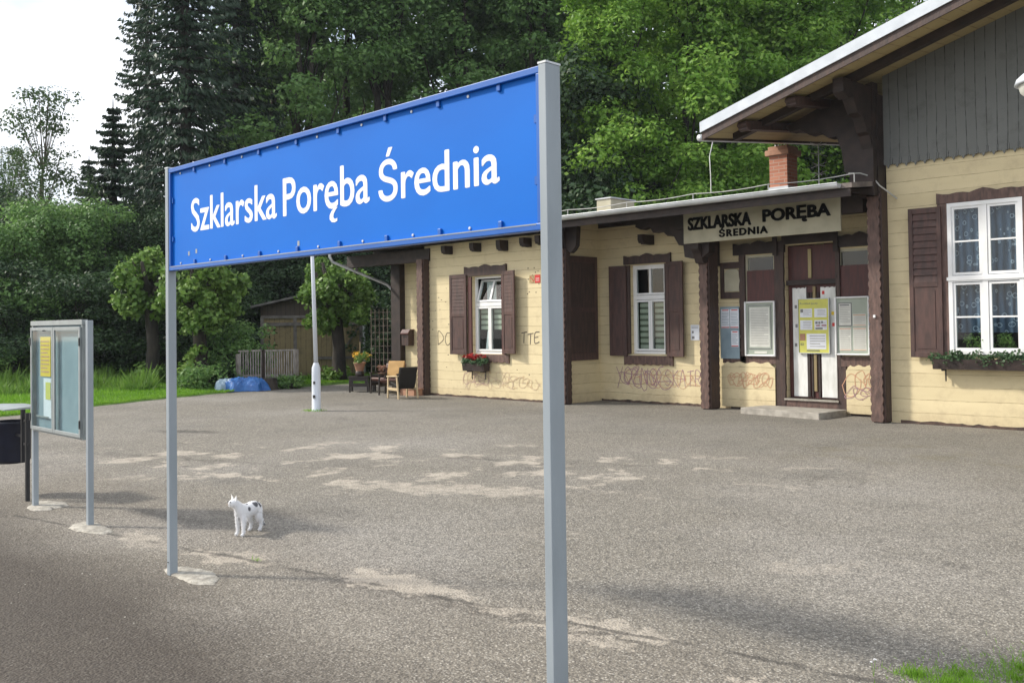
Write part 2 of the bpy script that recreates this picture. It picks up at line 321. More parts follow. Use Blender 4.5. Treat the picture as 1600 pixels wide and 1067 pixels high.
# cat fur
cm, N, L, P = newmat('white_cat_fur')
tc = N.new('ShaderNodeTexCoord'); sp = N.new('ShaderNodeSeparateXYZ'); L.new(tc.outputs['Object'], sp.inputs[0])
pos = tc.outputs['Object']
nz = noise(22, 4)
tot = None
for (px, py, pz, r) in [(.045, .075, .245, .034), (-.07, .055, .27, .040), (-.135, .05, .255, .036), (.02, .0, .285, .026), (.185, .01, .37, .026), (-.15, -.02, .22, .03), (-.06, -.06, .25, .035)]:
    vs = N.new('ShaderNodeVectorMath'); vs.operation = 'DISTANCE'; L.new(pos, vs.inputs[0]); vs.inputs[1].default_value = (px, py, pz)
    q = mul(sub(r, add(vs.outputs['Value'], mul(sub(nz, .5), .03)), True), 120, True)
    tot = q if tot is None else math_node(N, L, 'MAXIMUM', tot, q)
L.new(mixc(N, L, tot, (.78, .78, .79), (.12, .12, .13)), P.inputs['Base Color']); P.inputs['Roughness'].default_value = .9
mt['fur'] = cm

# ------------------------------------------------------------------ mesh helpers
class MB:
    def __init__(s): s.v = []; s.f = []
    def add(s, vs, fs):
        o = len(s.v); s.v += [tuple(v) for v in vs]; s.f += [tuple(i+o for i in f) for f in fs]; return s
    def box(s, x0, x1, y0, y1, z0, z1):
        return s.add([(x0,y0,z0),(x1,y0,z0),(x1,y1,z0),(x0,y1,z0),(x0,y0,z1),(x1,y0,z1),(x1,y1,z1),(x0,y1,z1)],
                     [(0,3,2,1),(4,5,6,7),(0,1,5,4),(1,2,6,5),(2,3,7,6),(3,0,4,7)])
    def obox(s, a, b, w, h, up=(0,0,1)):
        a, b = Vector(a), Vector(b); d = (b-a).normalized(); u = Vector(up); sd = d.cross(u).normalized(); u = sd.cross(d)
        vs = [p + sd*sx*w/2 + u*sz*h/2 for p in (a, b) for sx, sz in ((-1,-1),(1,-1),(1,1),(-1,1))]
        return s.add(vs, [(0,1,2,3),(7,6,5,4),(0,4,5,1),(1,5,6,2),(2,6,7,3),(3,7,4,0)])
    def tube(s, pts, r, n=8, r2=None, cap=True):
        pts = [Vector(p) for p in pts]; rings = []
        rr = r if isinstance(r, (list, tuple)) else [r + ((r2 if r2 is not None else r)-r)*i/(len(pts)-1) for i in range(len(pts))]
        prev = None
        for i, p in enumerate(pts):
            d = (pts[min(i+1, len(pts)-1)] - pts[max(i-1, 0)]).normalized()
            a = prev if prev else (Vector((1,0,0)) if abs(d.x) < .8 else Vector((0,1,0)))
            u = (a - d*a.dot(d)).normalized(); prev = u; w = d.cross(u)
            rings.append([p + (u*math.cos(2*math.pi*k/n) + w*math.sin(2*math.pi*k/n))*rr[i] for k in range(n)])
        vs = [q for rg in rings for q in rg]; fs = []
        for i in range(len(pts)-1):
            for k in range(n): fs.append((i*n+k, i*n+(k+1)%n, (i+1)*n+(k+1)%n, (i+1)*n+k))
        if cap: fs += [tuple(reversed(range(n))), tuple(range((len(pts)-1)*n, len(pts)*n))]
        return s.add(vs, fs)
    def prism(s, poly, d0, d1, axis='Y'):
        """2D outline extruded; axis Y: outline is (x,z); axis X: outline is (y,z); axis Z: (x,y)"""
        def mk(p, d): return {'Y': (p[0], d, p[1]), 'X': (d, p[0], p[1]), 'Z': (p[0], p[1], d)}[axis]
        n = len(poly); vs = [mk(p, d0) for p in poly] + [mk(p, d1) for p in poly]
        tri = tessellate_polygon([[Vector((p[0], p[1], 0)) for p in poly]])
        fs = [tuple(t) for t in tri] + [tuple(i+n for i in reversed(t)) for t in tri] + [(i, (i+1) % n, (i+1) % n+n, i+n) for i in range(n)]
        return s.add(vs, fs)
    def lathe(s, prof, c=(0,0,0), n=16):
        vs = []; fs = []
        for r, z in prof:
            for k in range(n): vs.append((c[0]+r*math.cos(2*math.pi*k/n), c[1]+r*math.sin(2*math.pi*k/n), c[2]+z))
        for i in range(len(prof)-1):
            for k in range(n): fs.append((i*n+k, i*n+(k+1)%n, (i+1)*n+(k+1)%n, (i+1)*n+k))
        return s.add(vs, fs)
    def build(s, name, mat, parent=None, world=True, smooth=False, bevel=0):
        me = bpy.data.meshes.new(name)
        off = Vector((0,0,0))
        if parent is not None and world:
            q = parent
            while q is not None: off += q.location; q = q.parent
        me.from_pydata([tuple(Vector(v)-off) for v in s.v], [], s.f)
        b = bmesh.new(); b.from_mesh(me); bmesh.ops.recalc_face_normals(b, faces=b.faces); b.to_mesh(me); b.free()
        me.materials.append(mat)
        if smooth: me.polygons.foreach_set('use_smooth', [True]*len(me.polygons))
        o = bpy.data.objects.new(name, me); col.objects.link(o); o.parent = parent
        if bevel:
            md = o.modifiers.new('bevel', 'BEVEL'); md.width = bevel; md.segments = 2; md.limit_method = 'ANGLE'
        return o
def tag(o, label=None, cat=None, group=None, kind=None):
    for k, v in (('label', label), ('category', cat), ('group', group), ('kind', kind)):
        if v: o[k] = v
    return o
def thing(name, loc, label, cat, group=None, rz=0):
    o = bpy.data.objects.new(name, None); col.objects.link(o); o.location = loc; o.rotation_euler = (0, 0, rz)
    return tag(o, label, cat, group)
def wavy(x0, x1, z0, z1, amp=.018, per=.16, left=True, right=True):
    n = max(4, int((z1-z0)/per)); pts = []
    def w(t): return amp*(1-abs(math.sin(t*math.pi)))*-1
    zs = [z0+(z1-z0)*i/(n*4) for i in range(n*4+1)]
    L_ = [(x0 + (-w(4*n*(z-z0)/(z1-z0)/4) if left else 0), z) for z in zs]
    Rr = [(x1 + (w(4*n*(z-z0)/(z1-z0)/4) if right else 0), z) for z in zs]
    return L_ + Rr[::-1]
FONT = None
def text_mesh(body, size, xs=1.0, offset=0.0, extrude=.002, space=1.0):
    c = bpy.data.curves.new('lettering', 'FONT'); c.body = body; c.size = size; c.offset = offset; c.extrude = extrude
    c.space_character = space; c.resolution_u = 4
    o = bpy.data.objects.new('tmp', c); col.objects.link(o)
    bpy.context.view_layer.update()
    me = bpy.data.meshes.new_from_object(o.evaluated_get(bpy.context.evaluated_depsgraph_get()))
    bpy.data.objects.remove(o); bpy.data.curves.remove(c)
    return me
def place_text(name, body, box, y, mat, parent, offset=0, space=1.0, extrude=.002, bold=0):
    """fit lettering to box (x0,x1,z0,z1) on a plane facing -Y at world y"""
    me = text_mesh(body, 1, offset=offset, extrude=extrude, space=space)
    co = np.array([v.co[:] for v in me.vertices]); mn, mxx = co.min(0), co.max(0)
    x0, x1, z0, z1 = box
    sx = (x1-x0)/(mxx[0]-mn[0]); sz = (z1-z0)/(mxx[1]-mn[1])
    off = Vector((0,0,0)); q = parent
    while q is not None: off += q.location; q = q.parent
    for v in me.vertices:
        x, zz, e = v.co
        v.co = (x0+(x-mn[0])*sx-off.x, y-e*1.0-off.y, z0+(zz-mn[1])*sz-off.z)
    if bold:   # heavier strokes: copies of the glyphs stepped by a few millimetres, joined
        co = np.array([v.co[:] for v in me.vertices]); fa = [tuple(p.vertices) for p in me.polygons]; V_ = []; F_ = []
        for k, (dx, dz) in enumerate(((0, 0), (-1, 0), (1, 0), (0, .6), (0, -.6), (-.7, .4), (.7, -.4))):
            q = co + np.array([dx*bold, k*.00015, dz*bold]); F_ += [tuple(i+len(V_) for i in f) for f in fa]; V_ += [tuple(r) for r in q]
        me = bpy.data.meshes.new(name); me.from_pydata(V_, [], F_)
    me.materials.clear(); me.materials.append(mat)
    me.name = name
    o = bpy.data.objects.new(name, me); col.objects.link(o); o.parent = parent
    return o

# ------------------------------------------------------------------ setting: ground
def sheet(name, poly, z, mat, kind='structure'):
    b = MB(); b.prism(poly, z-.3, z, 'Z'); o = b.build(name, mat); return tag(o, kind=kind)
# yard reaches well past the frame; lawn and forest floor lie on it
g_ = MB(); g_.add([(-400,-60,-.03),(200,-60,-.03),(200,400,-.03),(-400,400,-.03)], [(0,1,2,3)])
gr = g_.build('ground', mt['forestfloor']); tag(gr, kind='structure')
y_ = MB(); nx_, ny_ = 1, 1
yd = [(-60,-3),(12,-3),(12,22),(-7.5,22),(-23,22),(-25.2,19.6),(-26.6,18.6),(-26.4,16.2),(-25.9,13.4),(-25.2,11.4),(-24.2,9.2),(-23.2,7.2),(-22.9,5),(-24,2),(-30,-1),(-60,-1.5)]
y_.add([(x, y, 0) for x, y in yd], [tuple(range(len(yd)))])
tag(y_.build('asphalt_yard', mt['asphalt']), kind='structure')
# lawn: gently uneven
lw = MB(); nX, nY = 50, 60
def lawn_z(x, y):
    d = max(0, -22-x)
    return .012 + .05*min(1, max(0, d-1)/4) + .03*math.sin(x*.9)*math.cos(y*.7)*min(1, max(0, d-2)/5) + max(0, -36-x)*.10 + max(0, y-24)*.12
lawn_edge = [(-23.0,5),(-23.3,7.2),(-24.3,9.2),(-25.3,11.4),(-26.0,13.4),(-26.5,16.2),(-26.7,18.6),(-25.3,19.7),(-23.1,22.1),(-22,40)]
def edge_x(y):
    if y <= 5: return -23.0 - (5-y)*.9
    for (xa, ya), (xb, yb) in zip(lawn_edge, lawn_edge[1:]):
        if ya <= y <= yb: return xa+(xb-xa)*(y-ya)/(yb-ya)
    return -22
vs = []; fs = []
for j in range(nY+1):
    y = -1+ 46*j/nY; ex = edge_x(y) + .10*math.sin(y*5.1)+.07*math.sin(y*11.7)
    for i in range(nX+1):
        t = (i/nX)**1.6; x = ex + (-120-ex)*t
        vs.append((x, y, lawn_z(x, y) if i else -.01))
for j in range(nY):
    for i in range(nX): a = j*(nX+1)+i; fs.append((a, a+1, a+nX+2, a+nX+1))
tag(MB().add(vs, fs).build('lawn', mt['lawn'], smooth=True), kind='structure')
# wooded slope behind the station
vs = []; fs = []
def hill_z(x, y):
    t = max(0, y-25)
    return -.02 + .16*t + .5*math.sin(x*.13)*math.sin(y*.11)*min(1, t/6)
for j in range(31):
    y = 23 + 130*j/30
    for i in range(51): x = -110 + 150*i/50; vs.append((x, y, hill_z(x, y)))
for j in range(30):
    for i in range(50): a = j*51+i; fs.append((a, a+1, a+52, a+51))
tag(MB().add(vs, fs).build('wooded_hillside', mt['forestfloor'], smooth=True), kind='structure')

# ------------------------------------------------------------------ foliage helpers (numpy)
def quads_mesh(name, P0, U, V):
    """rhombic leaves: centres P0, half-axes U (long) V (short)"""
    n = len(P0); vs = np.empty((n, 4, 3), np.float32)
    bend = np.cross(U, V); bend /= (np.linalg.norm(bend, axis=1, keepdims=True)+1e-9)
    Ul = np.linalg.norm(U, axis=1, keepdims=True)
    vs[:, 0] = P0-U; vs[:, 1] = P0+V-bend*Ul*.15; vs[:, 2] = P0+U-bend*Ul*.3; vs[:, 3] = P0-V-bend*Ul*.15
    me = bpy.data.meshes.new(name)
    me.vertices.add(n*4); me.vertices.foreach_set('co', vs.ravel())
    me.loops.add(n*4); me.loops.foreach_set('vertex_index', np.arange(n*4, dtype=np.int32))
    me.polygons.add(n); me.polygons.foreach_set('loop_start', np.arange(0, n*4, 4, dtype=np.int32))
    me.polygons.foreach_set('loop_total', np.full(n, 4, np.int32))
    me.update(); me.validate(); return me
def rdir(n):
    v = rng.normal(size=(n, 3)); return v/np.linalg.norm(v, axis=1, keepdims=True)
def leaf_axes(n, up=.6, L=.12, wr=.6, out=None):
    nrm = rdir(n)*(1-up*.5) + np.array([0, 0, up])
    if out is not None: nrm = nrm + out*.5
    nrm /= np.linalg.norm(nrm, axis=1, keepdims=True)
    t = rdir(n); u = t - nrm*(t*nrm).sum(1, keepdims=True); u /= np.linalg.norm(u, axis=1, keepdims=True)
    v = np.cross(nrm, u); s = L*rng.uniform(.6, 1.3, (n, 1))
    return u*s, v*s*wr
def crown_mesh(name, clumps, per, L, up=.6, wr=.6, flat=.55):
    P = []; O = []
    for (x, y, z, r) in clumps:
        n = int(per*r*r) if per > 0 else -per
        d = rdir(n); rad = rng.uniform(.35, 1, (n, 1))**.6
        # lobes make an uneven outline
        lob = 1 + .35*np.sin(d[:, :1]*5+x*3)*np.cos(d[:, 1:2]*4+y*2)
        p = d*rad*r*lob; p[:, 2] *= flat
        p[:, 2] -= .18*r*(p[:, 0]**2+p[:, 1]**2)/(r*r+1e-6)
        P.append(p+np.array([x, y, z])); O.append(d)
    P = np.concatenate(P); O = np.concatenate(O); u, v = leaf_axes(len(P), up, L, wr, O)
    return quads_mesh(name, P, u, v)
def mesh_obj(name, me, mat, parent=None):
    me.materials.clear(); me.materials.append(mat); o = bpy.data.objects.new(name, me); col.objects.link(o); o.parent = parent; return o

def decid_proto(H, Rc, base, ncl, per, L, leafm, barkm, tr=.22, rc=(.7, 1.35), lean=.0, trunks=1):
    """returns (crown object, trunk object) unlinked to a thing yet"""
    cl = []; lim = MB()
    for t in range(trunks):
        ang = random.uniform(0, 6.28); lx, ly = (math.cos(ang)*lean*H, math.sin(ang)*lean*H)
        pts = [(lx*(i/6)**1.5 + random.uniform(-.1, .1)*i*.5, ly*(i/6)**1.5 + random.uniform(-.1, .1)*i*.5, H*.93*i/6) for i in range(7)]
        lim.tube(pts, [tr*1.35, tr, tr*.85, tr*.7, tr*.5, tr*.3, tr*.08], 8)
        for k in range(ncl//trunks):
            h = base + (H-base)*random.random()**.9
            tt = (h-base)/(H-base); env = Rc*(math.sin(min(1, tt*1.15+.22)*math.pi*.92)**.7+.12)
            a = random.uniform(0, 6.28); rr = env*random.uniform(.45, 1.0)
            i = min(5, int(h/(H*.93)*6)); f = h/(H*.93)*6-i; f = min(1, f)
            cxp = Vector(pts[i]).lerp(Vector(pts[i+1]), f)
            p = Vector((cxp.x+math.cos(a)*rr, cxp.y+math.sin(a)*rr, h+rr*.15)); r = random.uniform(*rc)
            cl.append((p.x, p.y, p.z, r))
            if k % 2 == 0:
                st = Vector(pts[max(0, i-1)]).lerp(Vector(pts[i]), .6); mid = st.lerp(p, .55) + Vector((0, 0, -.15*rr))
                lim.tube([st, mid, p], [tr*.28, tr*.16, .02], 5, cap=False)
    me = crown_mesh('crown', cl, per, L)
    tm = bpy.data.meshes.new('trunk'); tm.from_pydata(lim.v, [], lim.f); tm.polygons.foreach_set('use_smooth', [True]*len(tm.polygons))
    me.materials.append(leafm); tm.materials.append(barkm); return me, tm
def spruce_proto(H, Rm, leafm, base=1.0, dens=1.0):
    P = []; U = []; V = []; lim = MB(); lim.tube([(0,0,0), (0,0,H*.5), (0,0,H)], [.32, .2, .02], 8)
    z = base
    while z < H-.3:
        k = 1-(z-base)/(H-base); rad = Rm*(k**.8)*random.uniform(.85, 1.1)+.15; nb = max(5, int(11*dens*(.5+.5*k)))
        a0 = random.uniform(0, 6.28)
        for b in range(nb):
            a = a0 + 6.283*b/nb + random.uniform(-.25, .25); L_ = rad*random.choice((random.uniform(.45, .8), random.uniform(.8, 1.22))); n = int(18+L_*30)
            t = rng.uniform(.12, 1, n); droop = L_*(.10+.22*k)
            x = t*L_; zz = z + .10*L_ - droop*np.sin(t*2.2)/np.sin(2.2*.9)*t*1.2 + .12*L_*t**3
            side = rng.normal(0, .17, n)*L_*(1.15-t)*.9
            px = np.cos(a)*x - np.sin(a)*side; py = np.sin(a)*x + np.cos(a)*side
            hang = rng.uniform(.06, .22, n)*(1.2-.4*t)
            p = np.stack([px, py, zz-hang*.55], 1)
            d = np.stack([np.cos(a)*.75+rng.normal(0, .35, n), np.sin(a)*.75+rng.normal(0, .35, n), -rng.uniform(.35, 1.1, n)], 1)
            d /= np.linalg.norm(d, axis=1, keepdims=True)
            w = np.cross(d, rdir(n)); w /= np.linalg.norm(w, axis=1, keepdims=True)
            P.append(p); U.append(d*hang[:, None]); V.append(w*(hang[:, None]*.34))
            if b % 2 == 0: lim.tube([(0,0,z), (math.cos(a)*L_*.9, math.sin(a)*L_*.9, z-droop*.6)], [.04, .01], 4, cap=False)
        z += .50*random.uniform(.7, 1.3)*(.65+.5*k)
    me = quads_mesh('crown', np.concatenate(P), np.concatenate(U), np.concatenate(V))
    tm = bpy.data.meshes.new('trunk'); tm.from_pydata(lim.v, [], lim.f)
    me.materials.append(leafm); tm.materials.append(mt['bark']); return me, tm
def put_tree(name, proto, x, y, z, rz, sc, label, cat, group):
    cm_, tm_ = proto
    t = thing(name, (x, y, z), label, cat, group, rz); t.scale = sc if isinstance(sc, tuple) else (sc, sc, sc)
    for nm, me in (('crown', cm_), ('trunk', tm_)):
        o = bpy.data.objects.new(nm, me); col.objects.link(o); o.parent = t
    return t
def at(px, D):
    """ground position at bearing (given as a column of the 1600 px wide photo) and distance"""
    d = F*1484.66 + R2*(px-800) + U2*(476.54-500); k = D/math.hypot(d.x, d.y); return d.x*k, d.y*k

# ------------------------------------------------------------------ trees
deA = decid_proto(20, 3.6, 4.0, 72, 330, .11, mt['leaf_mid'], mt['bark'], .24, (.8, 1.4))
deB = decid_proto(20, 3.9, 3.0, 76, 320, .11, mt['leaf_mid'], mt['bark'], .26, (.8, 1.5), trunks=2, lean=.03)
deC = decid_proto(16, 4.0, 2.6, 100, 360, .105, mt['leaf_bright'], mt['bark'], .22, (.8, 1.45), lean=.02)
deD = decid_proto(15, 3.4, 2.2, 76, 360, .10, mt['leaf_bright'], mt['bark'], .2, (.7, 1.3), lean=.03)
unA = decid_proto(7, 3.2, .5, 60, 620, .075, mt['leaf_under'], mt['bark'], .10, (.7, 1.2), trunks=3, lean=.08)
unB = decid_proto(4, 2.1, .3, 40, 700, .06, mt['leaf_under'], mt['bark'], .06, (.5, .9), trunks=3, lean=.1)
def recolour(proto, m_):
    me = proto[0].copy(); me.materials.clear(); me.materials.append(m_); return me, proto[1]
unC = recolour(unA, mt['leaf_mid']); unBm = recolour(unB, mt['leaf_mid'])
biA = decid_proto(12.5, 2.5, 2.8, 92, 190, .075, mt['leaf_birch'], mt['barkpale'], .10, (.5, .95), trunks=2, lean=.06)
spA = spruce_proto(27, 4.3, mt['leaf_dark'], 1.0)
spB = spruce_proto(13, 2.9, mt['leaf_dark'], .6, 1.9)
FR = 'trees of the wood behind the station'
def tree(px, D, proto, H0, H, name, label, cat='tree', group=FR, wide=1.0, sink=0):
    x, y = at(px, D)
    z = max(lawn_z(x, y) if x < -26 and y < 45 else 0, hill_z(x, y) if y > 25 and x > -60 else -.02)-sink
    s = H/H0
    return put_tree(name, proto, x, y, z-.05, random.uniform(0, 6.28), (s*wide, s*wide, s), label, cat, group)
tree(292, 43, spA, 27, 27, 'spruce_tree', 'tall dark spruce with drooping boughs, widest conifer above the left end of the blue sign', 'spruce', 'spruces at the edge of the wood', 1.0)
tree(372, 47, spA, 27, 28, 'spruce_tree', 'dark spruce close behind and right of the widest spruce', 'spruce', 'spruces at the edge of the wood', .95)
tree(232, 49, spA, 27, 24, 'spruce_tree', 'dark spruce on the left flank of the widest spruce, against the sky', 'spruce', 'spruces at the edge of the wood', .62)
tree(178, 46, spB, 13, 11.6, 'spruce_tree', 'short round-topped dark conifer standing left of the tall spruces', 'spruce', 'spruces at the edge of the wood', 1.05)
tree(140, 52, spB, 13, 9.5, 'spruce_tree', 'lowest dark conifer, left of the round-topped one', 'spruce', 'spruces at the edge of the wood', 1.1)
tree(82, 44, biA, 12.5, 11.3, 'birch_tree', 'thin airy tree with sparse leaves against the white sky at far left', 'birch')
tree(30, 58, biA, 12.5, 9.8, 'birch_tree', 'hazy open-crowned tree at the left edge behind the thin airy tree', 'birch')
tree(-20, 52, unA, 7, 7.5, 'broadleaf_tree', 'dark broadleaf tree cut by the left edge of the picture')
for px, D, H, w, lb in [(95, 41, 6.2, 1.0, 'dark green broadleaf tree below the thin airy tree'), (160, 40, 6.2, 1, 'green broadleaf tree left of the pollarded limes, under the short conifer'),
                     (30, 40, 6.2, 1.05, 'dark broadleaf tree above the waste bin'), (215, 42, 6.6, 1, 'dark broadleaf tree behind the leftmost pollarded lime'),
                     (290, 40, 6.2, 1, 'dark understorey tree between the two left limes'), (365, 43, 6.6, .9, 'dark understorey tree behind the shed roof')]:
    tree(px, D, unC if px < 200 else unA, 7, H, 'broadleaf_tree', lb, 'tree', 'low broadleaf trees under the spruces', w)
mid = [(425, 50, 24, deA, 'narrow mid-green tree just right of the spruces, light showing through its top'),
       (478, 46, 22, deB, 'mid-green tree above the middle of the blue sign'), (545, 52, 25, deA, 'tall mid-green tree left of the bare dark trunks'),
       (600, 47, 22, deB, 'leafy tree directly above the last word of the blue sign'), (665, 54, 26, deA, 'tall tree with a bare dark trunk over the right half of the blue sign'),
       (722, 49, 24, deB, 'broad dark-green tree right of the bare dark trunk'), (785, 53, 25, deA, 'dark green tree above the right end of the blue sign'),
       (845, 47, 22, deB, 'dark tree directly behind the top of the right sign post'), (905, 51, 24, deA, 'dark tree filling the gap between the sign post and the bright maple'),
       (880, 40, 12, unA, 'dark low tree behind the flat roof beside the right sign post')]
for px, D, H, pr, lb in mid:
    tree(px, D, pr, 7 if pr is unA else 20, H, 'broadleaf_tree', lb, wide=1.0)
bright = [(985, 39, 15, deC, 'bright yellow-green maple rising right of the blue sign, nearest of the wood'), (1075, 41, 17, deC, 'bright green maple above the left half of the old name board'),
          (1160, 44, 19, deD, 'bright green tree above the tip of the big roof'), (1030, 47, 22, deC, 'tall light-green tree behind the two nearest maples'),
          (1245, 43, 16, deC, 'green tree behind the brick chimney'), (1330, 46, 19, deD, 'sunlit tree showing over the edge of the big roof'),
          (1420, 50, 21, deC, 'sunlit tree beyond the upper part of the big roof')]
for px, D, H, pr, lb in bright:
    tree(px, D, pr, 16 if pr is deC else 15, H, 'maple_tree', lb)
back = 'tree deeper in the wood, mostly hidden by the trees before it'
for k, px in enumerate(range(395, 1500, 62)):
    D = 62 + (k*37 % 17); pr = (deA, deB)[k % 2]
    tree(px+random.uniform(-15, 15), D, pr, 20, 15+(k*29 % 5), 'broadleaf_tree', back, group='trees deeper in the wood', wide=1.05)
for k, px in enumerate([-60, -5, 55, 120, 190, 260]):
    tree(px, 62+k % 3*3, unA, 7, 5.6+(k % 2), 'broadleaf_tree', 'dark tree in the far belt under the white sky at left', group='trees in the far left belt', wide=1.1)
# understorey filling the foot of the wood
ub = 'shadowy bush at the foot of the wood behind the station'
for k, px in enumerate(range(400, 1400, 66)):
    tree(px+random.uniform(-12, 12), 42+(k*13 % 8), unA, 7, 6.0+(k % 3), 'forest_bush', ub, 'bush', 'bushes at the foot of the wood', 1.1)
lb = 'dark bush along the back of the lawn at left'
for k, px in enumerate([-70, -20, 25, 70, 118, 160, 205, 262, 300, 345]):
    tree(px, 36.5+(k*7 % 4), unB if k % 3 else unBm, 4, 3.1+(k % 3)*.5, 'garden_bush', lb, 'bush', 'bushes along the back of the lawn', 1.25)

# pollarded limes: stout trunk, knuckles, dense round crown
def lime(x, y, Ht, zc, rx, rz, label, r0=.27, sprouts=0, low=0):
    t = thing('pollarded_lime', (x, y, lawn_z(x, y)-.03), label, 'tree', 'pollarded limes along the yard edge')
    tb = MB(); zt = zc-rz*.25
    tb.tube([(0,0,0), (.03,.02,.25), (.0,.06,zt*.45), (-.05,0,zt*.8), (0,0,zt)], [r0*1.5, r0*.95, r0*.78, r0*.75, r0*.95], 12)
    cl = []
    for k in range(9):
        a = 6.283*k/9+random.uniform(-.2, .2); h = zt+random.uniform(-.1, .4)
        e = Vector((math.cos(a)*rx*.6, math.sin(a)*rx*.6, h+random.uniform(.3, .9)*rz))
        tb.tube([(0,0,zt-.15), (e.x*.55, e.y*.55, h), e], [r0*.55, r0*.4, .05], 7)
    for k in range(74):
        d = rdir(1)[0]; q = random.uniform(.45, 1.05)
        cl.append((d[0]*rx*q, d[1]*rx*q, zc+d[2]*rz*q*(1 if d[2] > 0 else .95), random.uniform(.20, .40)))
    for k in range(sprouts):
        a = random.uniform(0, 6.28); cl.append((math.cos(a)*random.uniform(.2, .5), math.sin(a)*random.uniform(.2, .5), random.uniform(.15, .15+low), random.uniform(.18, .32)))
    mesh_obj('crown', crown_mesh('crown', cl, 1000, .085, .5, .75, .8), mt['leaf_lime'], t)
    tb.build('trunk', mt['bark'], t, world=False, smooth=True)
    return t
lime(-30.75, 13.75, 4.6, 3.35, 1.05, 1.25, 'leftmost pollarded lime, just left of the left sign post', .26, 8, .5)
lime(-28.4, 14.24, 4.6, 3.0, 1.35, 1.45, 'widest pollarded lime, directly right of the left sign post', .27, 16, 1.3)
lime(-27.4, 18.8, 4.4, 2.95, 1.2, 1.35, 'pollarded lime behind the white lamp pole, beside the shed', .27, 9, .35)
def shrub(x, y, r, h, n, m_, label, group=None, L=.06, per=700, name='shrub', z=None):
    z = lawn_z(x, y) if z is None else z
    t = thing(name, (x, y, z-.02), label, 'shrub', group)
    cl = [(random.uniform(-r, r)*.8, random.uniform(-r, r)*.8, random.uniform(.12, h*.85), random.uniform(.22, .42)) for k in range(n)]
    mesh_obj('foliage', crown_mesh('foliage', cl, per, L, .5, .6, .75), m_, t)
    sb = MB()
    for k in range(6):
        c = cl[k % len(cl)]; sb.tube([(0,0,0), (c[0]*.5, c[1]*.5, c[2]*.6), c[:3]], [.03, .02, .008], 5)
    sb.build('stem', mt['bark'], t, world=False)
x_, y__ = at(372, 32.3); shrub(x_, y__, 1.1, 2.4, 46, mt['leaf_mid'], 'tall elder-like shrub overhanging the picket fence, in front of the shed')
x_, y__ = at(318, 30.9); shrub(x_, y__, .75, .8, 22, mt['leaf_mid'], 'low leafy shrub at the foot of the widest lime')
x_, y__ = at(352, 31.8); shrub(x_, y__, .55, .75, 14, mt['leaf_under'], 'dark small shrub left of the picket fence')
x_, y__ = at(600, 36); shrub(x_, y__, 1.5, 3.6, 60, mt['leaf_under'], 'tall dark shrub behind the wooden trellis', L=.08, per=420)
x_, y__ = at(570, 38); shrub(x_, y__, 1.6, 2.2, 50, mt['leaf_mid'], 'green shrub between the shed and the trellis', L=.08, per=420)
x_, y__ = at(455, 30.6); shrub(x_, y__, .45, .35, 10, mt['leaf_mid'], 'tuft of nettles at the foot of the fence gatepost')

# grass
def grass_stuff(name, pts, h, mat_, w=.006, lean=.35, kindstuff=True):
    n = len(pts); P = np.array(pts, float); hh = h*rng.uniform(.5, 1.3, (n, 1)) if np.isscalar(h) else (np.array(h)*rng.uniform(.6, 1.25, n))[:, None]
    d = np.concatenate([rng.normal(0, lean, (n, 2)), np.ones((n, 1))], 1); d /= np.linalg.norm(d, axis=1, keepdims=True)
    s = rdir(n); s[:, 2] *= .1; s /= np.linalg.norm(s, axis=1, keepdims=True)
    U = d*hh*.5; V = s*w*np.ones((n, 1)); me = quads_mesh(name, P+U, U, V)
    return tag(mesh_obj(name, me, mat_), kind='stuff')
pts = []; hs = []
while len(pts) < 80000:
    y = random.uniform(3, 24); u = random.random()**1.8; x = edge_x(y)+.1 - u*14 + .10*math.sin(y*5.1)
    if y > 16 and x > -23.8: continue
    d = edge_x(y)-x
    pts.append((x, y, lawn_z(x, y)-.01)); hs.append(.07+min(.10, d*.02) + (.25*max(0, d-6)/8 if y < 13 else 0))
grass_stuff('lawn_grass', pts, hs, mt['grass'], .011)
pts = []; hs = []
for k in range(16000):
    x, y = at(random.uniform(-60, 235), random.uniform(30.5, 36)); pts.append((x, y, lawn_z(x, y)-.05)); hs.append(random.uniform(.2, .75)*(.7+.5*math.sin(x*1.7)*math.sin(y*2.1)))
grass_stuff('tall_weeds', pts, hs, mt['weed'], .022, .5)
pts = []
cl = [(-1.72, 5.42, .20), (-1.95, 5.28, .16), (-2.12, 5.12, .10), (-1.6, 5.7, .2), (-1.45, 5.5, .3), (-1.4, 5.9, .25), (-1.85, 5.15, .09), (-1.62, 5.95, .2), (-1.5, 6.2, .2), (-1.75, 5.6, .18), (-1.95, 5.1, .15)]
for k in range(5200):
    cx_, cy_, r = random.choice(cl); a = random.uniform(0, 6.28); q = r*abs(random.gauss(0, .75)); pts.append((cx_+math.cos(a)*q, cy_+math.sin(a)*q, -.002))
grass_stuff('verge_grass', pts, .045, mt['grass'], .0022, .7)
pts = [(-18.57+random.gauss(0, .12), 12.10+random.gauss(0, .10), 0) for k in range(350)] + [(-7.05+random.gauss(0, .03), 4.02+random.gauss(0, .02), -.03) for k in range(30)]
grass_stuff('grass_tufts', pts, .06, mt['grass'], .004, .5)
# fallen crumbs and tiny stones lying on the asphalt near the verge
pb = MB()
for k in range(500):
    x = random.uniform(-9, -1.3); y = random.uniform(2.2, 8); r = random.uniform(.003, .010)
    if random.random() < .4: x, y = random.gauss(-1.8, .3), random.gauss(5.4, .3)
    pb.add([(x-r, y, 0), (x, y-r, 0), (x+r, y, 0), (x, y+r*.8, 0), (x, y, r*.8)], [(0,1,4),(1,2,4),(2,3,4),(3,0,4)])
tag(pb.build('grit', mt['footing']), kind='stuff')

